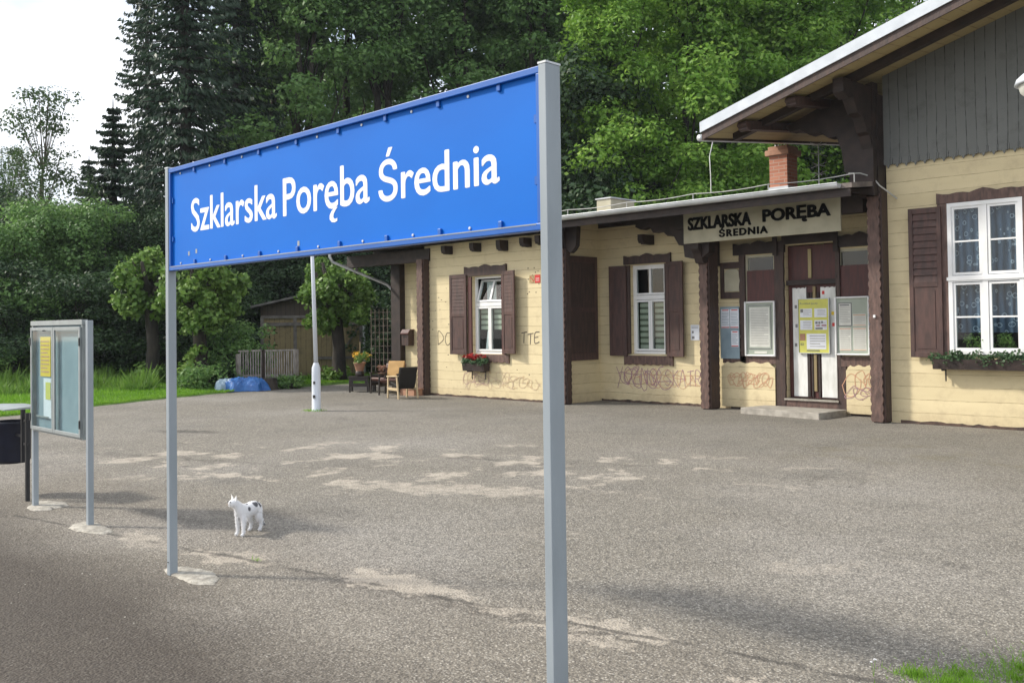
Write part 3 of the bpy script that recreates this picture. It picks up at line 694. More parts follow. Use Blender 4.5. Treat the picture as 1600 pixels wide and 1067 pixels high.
# ------------------------------------------------------------------ station building
T = 18.25
YL, YR, YM = 16.95, 18.25, 17.5
SB = thing('station_building', (-12, 18.25, 0), 'old single-storey yellow timber station with brown carved trim, flat-roofed wing and big gabled house', 'building')
def wallY(name, x0, x1, z0, z1, y, ops, mat, parent=SB, rev=.16, z1b=None):
    """wall facing -Y with openings; z1b gives the height at x1 when the top slopes"""
    b = MB(); xs = sorted({x0, x1, *[v for o in ops for v in o[:2]]}); zs = sorted({z0, z1, *[v for o in ops for v in o[2:]]})
    def Z(x, z):
        if z == z1 and z1b is not None: return z1+(z1b-z1)*(x-x0)/(x1-x0)
        return z
    for xa, xb in zip(xs, xs[1:]):
        for za, zb in zip(zs, zs[1:]):
            if any(o[0] <= xa and xb <= o[1] and o[2] <= za and zb <= o[3] for o in ops): continue
            b.add([(xa,y,Z(xa,za)),(xb,y,Z(xb,za)),(xb,y,Z(xb,zb)),(xa,y,Z(xa,zb))], [(0,1,2,3)])
    for a, c, e, f in ops:
        b.add([(a,y,e),(a,y+rev,e),(a,y+rev,f),(a,y,f)], [(0,1,2,3)]); b.add([(c,y,e),(c,y+rev,e),(c,y+rev,f),(c,y,f)], [(0,1,2,3)])
        b.add([(a,y,f),(a,y+rev,f),(c,y+rev,f),(c,y,f)], [(0,1,2,3)]); b.add([(a,y,e),(a,y+rev,e),(c,y+rev,e),(c,y,e)], [(0,1,2,3)])
    o = b.build(name, mat, parent); return o
w1 = (-18.50, -17.36, 1.16, 3.18); w2 = (-14.25, -13.22, 1.17, 3.30)
w3 = (-6.46, -5.30, 1.30, 3.92); door = (-10.14, -8.98, .29, 3.5)
s1 = (-11.08, -10.36, 1.30, 3.34); s2 = (-8.94, -8.28, 1.30, 3.34)
wallY('wall', -20.45, -15.25, 0, 4.42, YL, [w1], mt['yellow'])
wallY('wall', -23.3, -20.45, 0, 4.5, YR, [], mt['yellow'])
wallY('wall', -15.25, -7.6, 0, 4.55, YR, [w2, door, s1, s2], mt['yellow'])
b = MB(); b.add([(-15.25,YL,0),(-15.25,YR,0),(-15.25,YR,4.5),(-15.25,YL,4.4)], [(0,1,2,3)]); b.build('wall', mt['yellow'], SB)
b = MB(); b.add([(-20.45,YL,0),(-20.45,YR,0),(-20.45,YR,4.5),(-20.45,YL,4.4)], [(0,1,2,3)]); b.build('wall', mt['yellow'], SB)
b = MB(); b.add([(-23.3,YR,0),(-23.3,25,0),(-23.3,25,4.5),(-23.3,YR,4.5)], [(0,1,2,3)]); b.build('wall', mt['darkwood'], SB)
wallY('wall', -7.6, 4.0, 0, 4.80, YM, [w3], mt['yellow'], rev=.12)
b = MB(); b.add([(-7.6,YM,0),(-7.6,26,0),(-7.6,26,6.2),(-7.6,YM,6.3)], [(0,1,2,3)]); b.build('wall', mt['darkwood'], SB)
# rooms behind the openings
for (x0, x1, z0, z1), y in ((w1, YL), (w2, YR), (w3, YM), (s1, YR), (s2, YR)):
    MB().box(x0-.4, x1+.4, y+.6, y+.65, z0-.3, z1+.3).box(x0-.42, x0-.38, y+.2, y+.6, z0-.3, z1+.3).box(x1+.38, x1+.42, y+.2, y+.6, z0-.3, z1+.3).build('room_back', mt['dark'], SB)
# plinth line: crumbling dark foot of the walls
for x0, x1, y in ((-20.3, -15.3, YL), (-15.2, -11.95, YR), (-11.5, -10.7, YR), (-8.75, -7.95, YR), (-7.42, 4, YM), (-22.9, -20.5, YR)):
    b = MB(); n = int((x1-x0)/.09); pts = [(x0, -.05)] + [(x0+(x1-x0)*i/n, .035+random.uniform(0, .03)) for i in range(n+1)] + [(x1, -.05)]
    b.prism(pts, y-.012, y+.02, 'Y'); b.build('plinth', mt['plinth'], SB)

# gable of the big house
def zs_(x): return 6.30 + .29*(min(x, -.5)+7.58) if x < -.5 else 6.30+.29*7.08-.29*(x+.5)
b = MB(); b.add([(-7.62,YM-.04,4.86),(-.5,YM-.04,4.86),(4,YM-.04,4.86),(4,YM-.04,zs_(4)+.18),(-.5,YM-.04,zs_(-.5)+.18),(-7.62,YM-.04,zs_(-7.62)+.18)], [(0,1,4,5),(1,2,3,4)])
n = 0; x = -7.62
fr = MB()
while x < 4:   # sawn fringe: each board ends in a pointed lobe with a notch
    w = .168
    fr.prism([(x+.004,4.90),(x+.004,4.80),(x+.035,4.775),(x+.05,4.80),(x+.06,4.765),(x+w/2,4.725),(x+w-.06,4.765),(x+w-.05,4.80),(x+w-.035,4.775),(x+w-.004,4.80),(x+w-.004,4.90)], YM-.062, YM-.038, 'Y'); x += w
o = b.build('gable_cladding', mt['gable'], SB); fr.build('sawn_fringe', mt['gable'], o)
# big roof: slab, soffit, fascia and pale edging
VY = 15.6; XE = -10.35; XR = -.5; XF = 5.0; YB = 23.5
hr = MB()
def zr(x, y): return zs_(x) + .11*(y-15.6) - .03
def slab(b, x0, x1, y0, y1, lo, hi):
    b.add([(x0,y0,zr(x0,y0)+lo),(x1,y0,zr(x1,y0)+lo),(x1,y1,zr(x1,y1)+lo),(x0,y1,zr(x0,y1)+lo),(x0,y0,zr(x0,y0)+hi),(x1,y0,zr(x1,y0)+hi),(x1,y1,zr(x1,y1)+hi),(x0,y1,zr(x0,y1)+hi)],
          [(0,3,2,1),(4,5,6,7),(0,1,5,4),(1,2,6,5),(2,3,7,6),(3,0,4,7)])
for a, c in ((XE, XR), (XR, XF)): slab(hr, a, c, VY+.04, YB, .03, .20)
roof2 = hr.build('roof', mt['roof'], SB)
b = MB()
for a, c in ((XE+.02, XR), (XR, XF)): slab(b, a, c, VY+.06, YB, 0, .028)
b.build('soffit', mt['soffit'], roof2)
b = MB()
for a, c in ((XE, XR), (XR, XF)): slab(b, a, c, VY-.01, VY+.035, -.02, .16)
b.obox((XE-.01, VY, zr(XE,VY)+.05), (XE-.01, YB, zr(XE,YB)+.05), .04, .17); b.build('fascia', mt['brown'], roof2)
b = MB()
for a, c in ((XE-.05, XR), (XR, XF)): slab(b, a, c, VY-.045, VY-.012, .13, .33)
b.obox((XE-.05, VY-.02, zr(XE,VY)+.22), (XE-.05, YB, zr(XE,YB)+.22), .03, .16)
b.build('roof_edging', mt['whitesheet'], roof2)
MB().tube([(XE-.12, VY+.05, zr(XE,VY)+.03), (XE-.12, YB, zr(XE,YB)+.03)], .07, 10).build('gutter', mt['galv'], roof2, smooth=True)
b = MB()  # dark rafter between verge and wall
for a, c in ((XE+.25, XR), (XR, XF)): slab(b, a, c, 16.25, 16.45, -.15, -.003)
b.build('rafter', mt['darkwood'], roof2)
for px, tip in ((-9.55, VY+.10), (-8.55, VY+.10), (-3.0, VY+.12)):
    z = zr(px, tip)-.03; zb = zr(px, YB)-.03
    b = MB(); b.prism([(tip,z-.03),(tip-.03,z-.08),(tip+.03,z-.12),(tip+.02,z-.15),(tip+.14,z-.17),(tip+.2,z-.14),(YB,zb-.14),(YB,zb),(tip+.02,z)], px-.1, px+.1, 'X')
    b.build('purlin', mt['brown'], roof2)
# carved brackets in the corner under the big eave
b = MB(); b.prism([(-9.4,5.74),(-9.3,5.62),(-9.1,5.64),(-8.9,5.5),(-8.7,5.52),(-8.5,5.38),(-8.35,5.4),(-8.25,5.1),(-8.2,4.7),(-8.1,4.6),(-8.1,4.3),(-7.64,4.2),(-7.64,6.3),(-8.4,6.1)], 17.05, 17.3, 'Y').build('bracket', mt['darkwood'], SB)
b = MB(); b.prism([(15.95,zs_(-7.75)-.05),(15.95,5.95),(16.15,5.85),(16.3,5.9),(16.5,5.65),(16.7,5.6),(16.85,5.35),(16.95,5.3),(17.1,4.95),(17.1,zs_(-7.75)-.05)], -7.86, -7.66, 'X').build('bracket', mt['darkwood'], SB)
MB().box(-8.02, -7.62, 17.2, 17.6, 4.2, 6.1).build('corner_timber', mt['darkwood'], SB)
MB().box(-7.72, -7.60, 17.7, 25.5, 4.7, 6.2).build('side_cladding', mt['darkwood'], SB)

# low roof of the wing
def zl(y): return 4.36 + .115*(y-16.2)
rb = MB(); rb.add([(-24.3,16.2,zl(16.2)),(-7.66,16.2,zl(16.2)),(-7.66,25.5,zl(25.5)),(-24.3,25.5,zl(25.5)),(-24.3,16.2,zl(16.2)-.09),(-7.66,16.2,zl(16.2)-.09),(-7.66,25.5,zl(25.5)-.09),(-24.3,25.5,zl(25.5)-.09)],
                  [(0,1,2,3),(7,6,5,4),(0,4,5,1),(1,5,6,2),(2,6,7,3),(3,7,4,0)])
roof1 = rb.build('roof', mt['roof'], SB)
def eave_board(x0, x1, nm): MB().box(x0, x1, 16.22, 16.25, zl(16.2)-.24, zl(16.2)-.10).build(nm, mt['darkwood'], roof1)
eave_board(-24.3, -7.7, 'eave_fascia')
MB().add([(-24.3,16.26,zl(16.2)-.12),(-7.7,16.26,zl(16.2)-.12),(-7.7,18.24,zl(18.24)-.12),(-24.3,18.24,zl(18.24)-.12)], [(0,1,2,3)]).build('eave_lining', mt['darkwood'], roof1)
# gutter: half round
gb = MB(); n = 9; r = .085
prof = [(math.cos(math.pi+math.pi*k/(n-1))*r, math.sin(math.pi+math.pi*k/(n-1))*r) for k in range(n)]; prof2 = [(a*.93, c*.93) for a, c in prof]
sect = prof + prof2[::-1]; x0, x1 = -23.95, -7.86
vs = [(x, 16.12+a, zl(16.2)-.005+c) for x in (x0, x1) for a, c in sect]; k = len(sect)
gb.add(vs, [(i, (i+1) % k, (i+1) % k+k, i+k) for i in range(k)]+[tuple(range(n)), tuple(range(k, k+n))])
gb.tube([(x0, 16.035, zl(16.2)), (x1, 16.035, zl(16.2))], .012, 6)
for i in range(18): gb.box(x0+.4+i*.92, x0+.43+i*.92, 16.03, 16.22, zl(16.2)-.012, zl(16.2)+.004)
gut = gb.build('gutter', mt['galv'], roof1)
MB().tube([(-23.85,16.12,4.30),(-23.85,16.12,4.0),(-23.83,16.2,3.85),(-23.55,18.0,3.20),(-23.45,18.12,3.05),(-23.42,18.15,2.9)], .045, 8).build('downpipe', mt['galv'], SB, smooth=True)
MB().tube([(-23.42,18.12,2.95),(-23.42,18.12,.2),(-23.44,17.98,.08)], .022, 8).build('downpipe', mt['galv'], SB, smooth=True)
# eave beam and joist ends over the left room
MB().box(-24.1, -20.2, 16.90, 17.12, 3.70, 4.05).build('eave_beam', mt['darkwood'], SB)
MB().box(-24.1, -20.6, 17.9, 18.2, 3.85, 4.4).build('eave_beam', mt['darkwood'], SB)
b = MB()
for q in (16.4, 16.95, 17.5): b.box(-24.3, -20.5, q, q+.09, zl(q)-.3, zl(q)-.13)
b.build('rafter', mt['darkwood'], SB)
def joist(x, z=3.93, y=YL, L=.5, deep=False):
    h = .34 if deep else .25
    MB().prism([(y+.0,z-h/2),(y-L*.7,z-h/2),(y-L*.82,z-h*.32),(y-L*.9,z-h*.42),(y-L,z-h*.1),(y-L,z+.1),(y,z+.1)], x-.075, x+.075, 'X').build('joist_end', mt['darkwood'], SB)
for x, dp in ((-19.33,0), (-18.2,0), (-17.2,1), (-16.37,0)): joist(x, 3.95, L=.30, deep=dp)
joist(-13.6, 3.88, YR, .45); joist(-15.75, 3.95, YL, .4)
MB().box(-20.4, -15.1, 16.9, 16.945, 4.12, 4.3).build('wall_plate', mt['darkwood'], SB)
MB().box(-15.2, -7.7, 18.2, 18.245, 4.27, 4.5).build('wall_plate', mt['darkwood'], SB)
# longitudinal beam carrying the eave between the two carved columns, stepped bracket at its left end
MB().box(-12.3, -8.0, 17.355, 17.58, 3.95, 4.28).build('eave_beam', mt['darkwood'], SB)
b = MB(); b.prism([(-13.5,4.28),(-13.5,4.12),(-13.35,4.05),(-13.1,4.1),(-13.0,3.95),(-12.75,3.98),(-12.6,3.85),(-12.45,3.86),(-12.3,3.62),(-12.18,3.6),(-12.15,3.35),(-11.95,3.3),(-11.72,3.3),(-11.52,3.42),(-11.52,4.28)], 17.5, 17.72, 'Y').build('bracket', mt['darkwood'], SB)
b = MB(); b.prism([(17.36,4.25),(17.36,3.5),(17.45,3.4),(17.55,3.2),(18.2,3.15),(18.2,4.28)], -11.9, -11.7, 'X').build('bracket', mt['darkwood'], SB)
b = MB(); b.prism([(16.35,4.2),(16.35,4.05),(16.5,3.98),(16.62,3.70),(16.7,3.74),(16.78,3.66),(16.9,3.7),(16.94,4.2)], -15.28, -15.05, 'X').build('bracket', mt['darkwood'], SB)
b = MB(); b.prism([(-15.05,4.2),(-15.05,3.60),(-14.97,3.64),(-14.9,3.58),(-14.8,3.65),(-14.72,3.75),(-14.68,4.2)], 16.8, 16.94, 'Y').build('bracket', mt['darkwood'], SB)
# carved corner posts: dark core; wavy face board, sunlight put in as lighter brown
def post(xa, xb, y, zt, depth, nm='post', wavyright=True):
    p = MB().box(xa+.04, xb, y+.04, y+depth, 0, zt).build(nm, mt['darkwood'], SB)
    MB().prism(wavy(xa, xb+.005, .02, zt, .026, .16), y, y+.045, 'Y').build('carved_board', mt['brownlight'], p)
    # scalloped board on the side facing the camera, shade put in as darker brown
    pts = wavy(y+.045, y+depth+.0, .02, zt, .018, .16, left=False); MB().prism(pts, xb, xb+.03, 'X').build('carved_board', mt['brown'], p)
    return p
post(-20.52, -20.27, 16.7, 3.75, .24)
post(-15.28, -15.05, 16.72, 3.7, .22)
post(-11.92, -11.70, 17.68, 3.6, .40)
post(-7.86, -7.62, 17.2, 4.3, .32)
MB().box(-23.42, -22.98, 18.05, 18.4, 0, 4.3).build('post', mt['darkwood'], SB)
MB().prism(wavy(-20.62, -20.5, .1, 3.2, .02, .3), 17.0, 17.2, 'Y').build('carved_board', mt['redbrown'], SB)
MB().box(-7.76, -7.72, 17.165, 17.195, 1.95, 2.0).build('clamp', mt['white'], SB)

# windows --------------------------------------------------------------
def blind_pane(par, x0, x1, z0, z1, y):
    MB().box(x0, x1, y, y+.004, z0, z1).build('blind', mt['blindgap'], par); b = MB(); n = max(2, int((z1-z0)/.13))
    for k in range(n): b.box(x0+.004, x1-.004, y-.006, y-.001, z0+(z1-z0)*(k+.12)/n, z0+(z1-z0)*(k+.72)/n)
    b.build('blind_slats', mt['blind'], par)
def frame_rect(b, x0, x1, z0, z1, y0, y1, w):
    b.box(x0, x0+w, y0, y1, z0, z1).box(x1-w, x1, y0, y1, z0, z1).box(x0+w, x1-w, y0+.001, y1-.001, z0, z0+w).box(x0+w, x1-w, y0+.001, y1-.001, z1-w, z1)
def small_window(op, y, tilted, zbar, inset=.10):
    x0, x1, z0, z1 = op; y0 = y+inset; xm = (x0+x1)/2
    W_ = bpy.data.objects.new('window', None); col.objects.link(W_); W_.parent = SB; W_.location = Vector((xm, y, z0))-SB.location
    b = MB(); frame_rect(b, x0, x1, z0, z1, y0, y0+.07, .055); b.box(x0+.055, x1-.055, y0-.004, y0+.066, zbar-.05, zbar+.05)
    b.build('frame', mt['white'], W_)
    b = MB()
    for a, c in ((x0+.07, xm-.004), (xm+.004, x1-.07)): frame_rect(b, a, c, z0+.07, zbar-.06, y0-.02, y0+.045, .05)
    b.build('casement', mt['white'], W_)
    MB().box(x0+.1, x1-.1, y0+.012, y0+.018, z0+.1, zbar-.1).build('pane', mt['glass'], W_)
    za, zb = zbar+.06, z1-.06
    b = MB(); frame_rect(b, x0+.07, x1-.07, za, zb, -.0325, .0325, .045); b.box(xm-.03, xm+.03, -.03, .03, za+.045, zb-.045)
    g = MB().box(x0+.11, x1-.11, -.004, .002, za+.04, zb-.04)
    if tilted:
        for q in (b, g): q.v = [(v[0], y0+.02 + v[1]*math.cos(.3) + (v[2]-za)*math.sin(.3)*1.0, za + (v[2]-za)*math.cos(.3) - v[1]*math.sin(.3)) for v in q.v]
    else:
        for q in (b, g): q.v = [(v[0], y0+.02+v[1], v[2]) for v in q.v]
    b.build('top_light', mt['white'], W_); g.build('pane', mt['glass'], W_)
    return W_, y0
W1, yy = small_window(w1, YL, True, 2.45)
blind_pane(W1, w1[0]+.12, (w1[0]+w1[1])/2-.05, 1.78, 2.35, yy+.10); blind_pane(W1, (w1[0]+w1[1])/2+.05, w1[1]-.12, 1.78, 2.35, yy+.10)
MB().prism([(-18.22,1.25),(-18.14,1.25),(-18.05,1.78),(-18.13,1.78)], YL+.2, YL+.21, 'Y').build('curtain', mt['white'], W1)
MB().box(-18.3, -17.95, YL+.35, YL+.36, 2.55, 3.05).build('curtain', mt['white'], W1)
W2, yy = small_window(w2, YR, False, 2.52)
blind_pane(W2, w2[0]+.12, (w2[0]+w2[1])/2-.05, 1.28, 2.42, yy+.10); blind_pane(W2, (w2[0]+w2[1])/2+.05, w2[1]-.12, 1.28, 2.42, yy+.10)
# big casement window of the house
x0, x1, z0, z1 = w3; xm = (x0+x1)/2; y0 = YM-.02
W3 = bpy.data.objects.new('window', None); col.objects.link(W3); W3.parent = SB; W3.location = Vector((xm, YM, z0))-SB.location
b = MB(); frame_rect(b, x0-.04, x1+.04, z0-.02, z1+.04, y0-.03, y0+.10, .07); b.box(x0+.03, x1-.03, y0-.035, y0+.08, 2.56, 2.67); b.box(xm-.045, xm+.045, y0-.022, y0+.08, z0+.05, 2.56).box(xm-.045, xm+.045, y0-.022, y0+.08, 2.67, z1-.03); b.box(x0-.06, x1+.06, y0-.05, y0-.031, 2.585, 2.645)
b.build('frame', mt['white'], W3)
for a, c in ((x0+.03, xm-.05), (xm+.05, x1-.03)):
    for e, f in ((z0+.05, 2.55), (2.68, z1-.03)):
        b = MB(); frame_rect(b, a, c, e, f, y0-.01, y0+.04, .045); h = e+(f-e)*.49; b.box(a+.045, c-.045, y0-.008, y0+.03, h-.014, h+.014); b.build('casement', mt['white'], W3)
        MB().box(a+.04, c-.04, y0+.012, y0+.016, e+.04, f-.04).build('pane', mt['glass'], W3)
b = MB(); n = 60; pts = [(x0+.02+(x1-x0-.04)*i/n, y0+.17+.014*math.sin(i*1.1)) for i in range(n+1)]
b.add([(px, py, z) for px, py in pts for z in (1.66, z1)], [(2*i, 2*i+2, 2*i+3, 2*i+1) for i in range(n)]); b.build('lace_curtain', mt['lace'], W3)
cl = [(random.uniform(x0+.1, x1-.1)-xm, .10, random.uniform(.12, .32), random.uniform(.07, .13)) for k in range(16)]
mesh_obj('houseplant', crown_mesh('houseplant', cl, 3500, .035, .4, .35, .9), mt['leaf_lime'], W3)

# carved heads, sills, shutters
def head(x0, x1, z0, z1, y, mat, t=.06):
    n = 14; pts = [(x0, z0), (x0, z1)]
    for i in range(1, n): u = i/n; pts.append((x0+(x1-x0)*u, z1 - .035*abs(math.sin(u*math.pi*4)) + (.03 if .38 < u < .62 else 0)))
    pts += [(x1, z1), (x1, z0)]
    MB().prism(pts, y-t, y, 'Y').build('carved_head', mat, SB)
def sill(x0, x1, z0, z1, y, mat, t=.05):
    n = 20; pts = [(x0, z1), (x0, z0)] + [(x0+(x1-x0)*i/n, z0 + (.02+.018*math.sin(i*2.2))*(0 < i < n)) for i in range(1, n)] + [(x1, z0), (x1, z1)]
    MB().prism(pts, y-t, y, 'Y').build('carved_sill', mat, SB)
def jamb(op, y, w, mat, t=.045):
    x0, x1, z0, z1 = op
    for a in (x0-w, x1): MB().box(a, a+w, y-t, y-.001, z0, z1).build('window_surround', mat, SB)
head(-18.76, -17.18, 3.20, 3.46, YL, mt['brown']); sill(-18.68, -17.12, .93, 1.15, YL, mt['brownlight']); jamb(w1, YL, .13, mt['redbrown'])
head(-14.42, -13.04, 3.32, 3.54, YR, mt['brown']); sill(-14.45, -13.02, .90, 1.13, YR, mt['brownlight']); jamb(w2, YR, .10, mt['brown'])
head(-6.68, -5.08, 3.965, 4.16, YM, mt['brownlight'], .05)
for a, c in ((-6.67, -6.50), (-5.26, -5.08)): MB().box(a, c, YM-.045, YM-.001, 1.2, 3.96).build('window_surround', mt['brownlight'], SB)
def shutter(xh, wdt, z0, z1, y, ang, side, mat=None, louvre=1.0):
    """hinged at xh on the wall plane y; side -1 opens to the left, +1 to the right; ang lifts it off the wall"""
    mat = mat or mt['shutter']; h = z1-z0
    o = bpy.data.objects.new('shutter', None); col.objects.link(o); o.parent = SB; o.location = Vector((xh, y-.05, z0))-SB.location
    o.rotation_euler = (0, 0, -side*ang)
    s = side; X = lambda a, c: (min(s*a, s*c), max(s*a, s*c)); T = .04; e = .075
    b = MB()
    b.box(*X(0, e), -T, 0, 0, h).box(*X(wdt-e, wdt), -T, 0, 0, h)
    for a, c in ((0, .10), (h*.47, h*.47+.09), (h-.10, h)): b.box(*X(e, wdt-e), -T+.002, -.002, a, c)
    b.build('shutter_frame', mat, o, world=False, bevel=.004)
    b = MB(); b.box(*X(e, wdt-e), -T*.62, -T*.38, .10, h*.47)
    b.box(*X(e+.05, wdt-e-.05), -T*.85, -T*.3, .16, h*.47-.06)
    b.build('shutter_panel', mat, o, world=False)
    b = MB(); n = 10; za, zb = h*.47+.09, h-.10
    for k in range(n):
        z = za+(zb-za)*k/n; dz = (zb-za)/n
        b.prism([(-T*.9, z), (-T*.8, z), (-T*.9+T*.8*louvre, z+dz*1.02), (-T*.9+T*.7*louvre, z+dz*1.02)], *X(e, wdt-e), 'X')
    b.build('louvres', mat, o, world=False)
shutter(-18.66, .60, 1.14, 3.26, YL, .10, -1, louvre=.35); shutter(-17.28, .56, 1.18, 3.27, YL, .22, 1, louvre=.35)
shutter(-14.33, .50, 1.12, 3.30, YR, .08, -1, louvre=.35); shutter(-13.14, .50, 1.12, 3.32, YR, .12, 1, louvre=.35)
shutter(-6.60, .57, 1.22, 3.92, YM, .05, -1); shutter(-5.18, .57, 1.22, 3.92, YM, .05, 1)
# shutter folded on the return wall of the recess
o = MB(); o.box(-15.24, -15.20, 17.0, 18.12, 1.02, 3.55); o = o.build('shutter', mt['brown'], SB)
MB().box(-15.20, -15.18, 17.0, 17.1, 1.02, 3.55).box(-15.20, -15.18, 18.02, 18.12, 1.02, 3.55).box(-15.2, -15.181, 17.1, 18.02, 1.02, 1.2).box(-15.2, -15.181, 17.1, 18.02, 3.4, 3.55).box(-15.2, -15.181, 17.1, 18.02, 2.2, 2.3).build('shutter_frame', mt['shutter'], o)

# entrance bay ----------------------------------------------------------
B = mt['brown']; T = YR
MB().box(-11.70, -11.2, T-.05, T-.002, 3.08, 3.22).box(-11.70, -11.2, T-.05, T-.002, 2.42, 2.56).box(-11.70, -11.62, T-.05, T-.002, 2.56, 3.08).build('timber_frame', B, SB)
MB().prism([(-11.6,2.58),(-11.22,2.58),(-11.22,2.98),(-11.27,3.05),(-11.35,3.07),(-11.47,3.07),(-11.56,3.04),(-11.6,2.98)], T-.03, T-.003, 'Y').build('inset_panel', mt['cream'], SB)
def bay_frame(xa, xb, lo, hi, a, c, botz):
    # carved surround of a side light: wavy outer edge on the outer side
    p = wavy(xa, lo, botz, 3.42, .02, .3, right=False); MB().prism(p, T-.06, T-.003, 'Y').build('timber_frame', B, SB)
    p = wavy(hi, xb, botz, 3.42, .02, .3, left=False); MB().prism(p, T-.06, T-.003, 'Y').build('timber_frame', B, SB)
bay_frame(-11.22, -10.14, -11.08, -10.36, 0, 0, .06)
bay_frame(-8.98, -8.0, -8.90, -8.28, 0, 0, .95)
MB().box(-8.98, -8.80, T-.055, T-.004, .06, 1.0).build('timber_frame', B, SB)
# remove of lower yellow under left frame is covered by carved panels with a wavy top
for xa, xb, zt in ((-11.68, -10.37, 1.02), (-8.79, -8.0, 1.0)):
    n = 18; pts = [(xa, .05), (xa, zt-.10)] + [(xa+(xb-xa)*i/n, zt - .05*(1 if i in (0, 1, n-1, n) else 0) + .02*math.sin(i*1.3)) for i in range(1, n)] + [(xb, zt-.10), (xb, .05)]
    MB().prism(pts, T-.085, T-.061, 'Y').build('lower_panel', mt['yellow'], SB)
MB().box(-11.66, -10.36, T-.06, T-.004, 1.0, 1.16).build('timber_rail', mt['brownlight'], SB)
MB().box(-8.9, -8.0, T-.0605, T-.004, .98, 1.18).build('timber_rail', mt['brownlight'], SB)
head(-11.35, -10.12, 3.36, 3.62, T, mt['darkwood'], .08); head(-10.16, -8.96, 3.52, 3.74, T, mt['darkwood'], .09); head(-8.98, -7.95, 3.38, 3.64, T, mt['darkwood'], .08)
for x in (-10.36, -9.0):
    MB().prism([(x,3.3),(x,3.72),(x+.05,3.8),(x+.1,3.72),(x+.1,3.3)], T-.12, T-.09, 'Y').build('finial', mt['darkwood'], SB)
for (xa, xb, za, zb) in (s1, s2):   # side lights, boarded over except a strip at the top
    q = bpy.data.objects.new('window', None); col.objects.link(q); q.parent = SB; q.location = Vector(((xa+xb)/2, T, za))-SB.location
    b = MB(); frame_rect(b, xa, xb, za, zb, T+.0, T+.05, .05); b.build('frame', mt['cream'], q)
    MB().box(xa+.05, xb-.05, T+.02, T+.025, za+.05, zb-.05).build('pane', mt['glass'], q)
    MB().box(xa+.04, xb-.02, T-.025, T-.003, za, zb-.33).build('cover_board', mt['redbrown'], q)
# door, transom and threshold
D = bpy.data.objects.new('door', None); col.objects.link(D); D.parent = SB; D.location = Vector((-9.56, T+.14, .29))-SB.location
yd_ = T+.12
MB().box(-10.13, -9.00, yd_, yd_+.04, .30, 3.48).build('door_leaf', mt['redbrown'], D)
for xa, xb in ((-10.03, -9.72), (-9.40, -9.06)):
    n = 10; pts = [(xa, .33), (xa, 2.60)] + [(xa+(xb-xa)*i/n, 2.60-.02*(i % 3 == 0)) for i in range(1, n)] + [(xb, 2.62), (xb, .33)]
    MB().prism(pts, yd_-.02, yd_-.002, 'Y').build('white_panel', mt['whitedoor'], D)
b = MB(); b.box(-9.70, -9.655, yd_-.03, yd_-.002, .33, 2.5).box(-9.62, -9.585, yd_-.03, yd_-.002, .33, 2.5).box(-9.47, -9.43, yd_-.03, yd_-.002, .33, 2.5); b.build('door_moulding', mt['darkwood'], D)
MB().box(-9.56, -9.50, yd_-.045, yd_-.003, .45, 2.62).build('door_strip', mt['shedwood'], D)
MB().box(-10.13, -8.99, T+.02, yd_-.001, 2.66, 2.76).build('transom', mt['darkwood'], D)
MB().box(-9.66, -9.59, yd_-.03, yd_-.002, 2.80, 3.40).build('transom_strip', mt['soffit'], D)
MB().box(-10.16, -8.96, T-.09, T+.12, .255, .29).build('door_sill', mt['concrete'], D)
MB().box(-10.15, -8.97, T-.05, T+.02, .04, .254).build('riser', mt['brownlight'], D)
MB().box(-10.34, -10.15, T-.062, T+.1, .12, 3.5).box(-8.99, -8.97, T-.062, T+.1, .3, 3.5).build('door_jamb', B, SB)
for k, (x, z, c) in enumerate([(-9.96, 2.2, 'ink'), (-9.95, 1.8, 'ink'), (-9.97, 1.4, 'ink'), (-9.14, 2.05, 'yellowpaper'), (-9.13, 1.82, 'red'), (-9.34, 2.48, 'red')]):
    MB().box(x-.025, x+.03, yd_-.023, yd_-.021, z-.03, z+.04).build('sticker', mt[c], D)
# chimney and skylight stub, lightning wire on the roof
ch = MB().box(-10.60, -10.18, 18.5, 18.94, 4.7, 5.48).build('chimney', mt['brick'], roof1)
MB().box(-10.67, -10.11, 18.43, 19.01, 5.48, 5.60).box(-10.62, -10.16, 18.48, 18.96, 5.60, 5.68).build('cap', mt['terracotta'], ch, bevel=.01)
MB().box(-10.63, -10.15, 18.47, 18.97, 4.6, 4.80).build('flashing', mt['whitesheet'], ch)
b = MB()
for k in range(4): b.box(-10.52+.07*k, -10.50+.07*k, 18.6, 18.62, 5.68, 5.73)
b.build('spike', mt['white'], ch)
st = MB().box(-15.4, -14.95, 18.4, 19.35, 4.55, 5.02).build('roof_hatch', mt['cream'], roof1)
MB().box(-15.43, -14.92, 18.37, 19.38, 5.02, 5.05).build('lid', mt['galv'], st)
wire = MB(); pts = []
for k in range(46):
    x = -23.5+k*(15.7/45); sag = .035*math.sin((k % 5)/5*math.pi); pts.append((x, 16.6, zl(16.6)+.17-sag))
wire.tube(pts, .010, 5)
for k in range(0, 46, 5): x = -23.5+k*(15.7/45); wire.tube([(x,16.6,zl(16.6)-.02),(x,16.6,zl(16.6)+.17)], .010, 5)
wire.tube([(-10.85,16.6,zl(16.6)+.15),(-10.95,16.75,4.9),(-11.2,17.1,5.4),(-11.3,17.4,5.8)], .010, 5)
wire.tube([(-7.9,16.6,zl(16.6)+.18),(-7.85,16.95,4.62),(-7.7,17.13,4.55),(-7.58,17.16,4.38),(-7.5,17.3,4.28),(-7.4,17.48,4.15)], .014, 6)
wire.build('lightning_wire', mt['wire'], roof1)
MB().box(-12.4, -12.0, 24.5, 24.6, 5.2, 5.5).build('vent', mt['galv'], roof1)

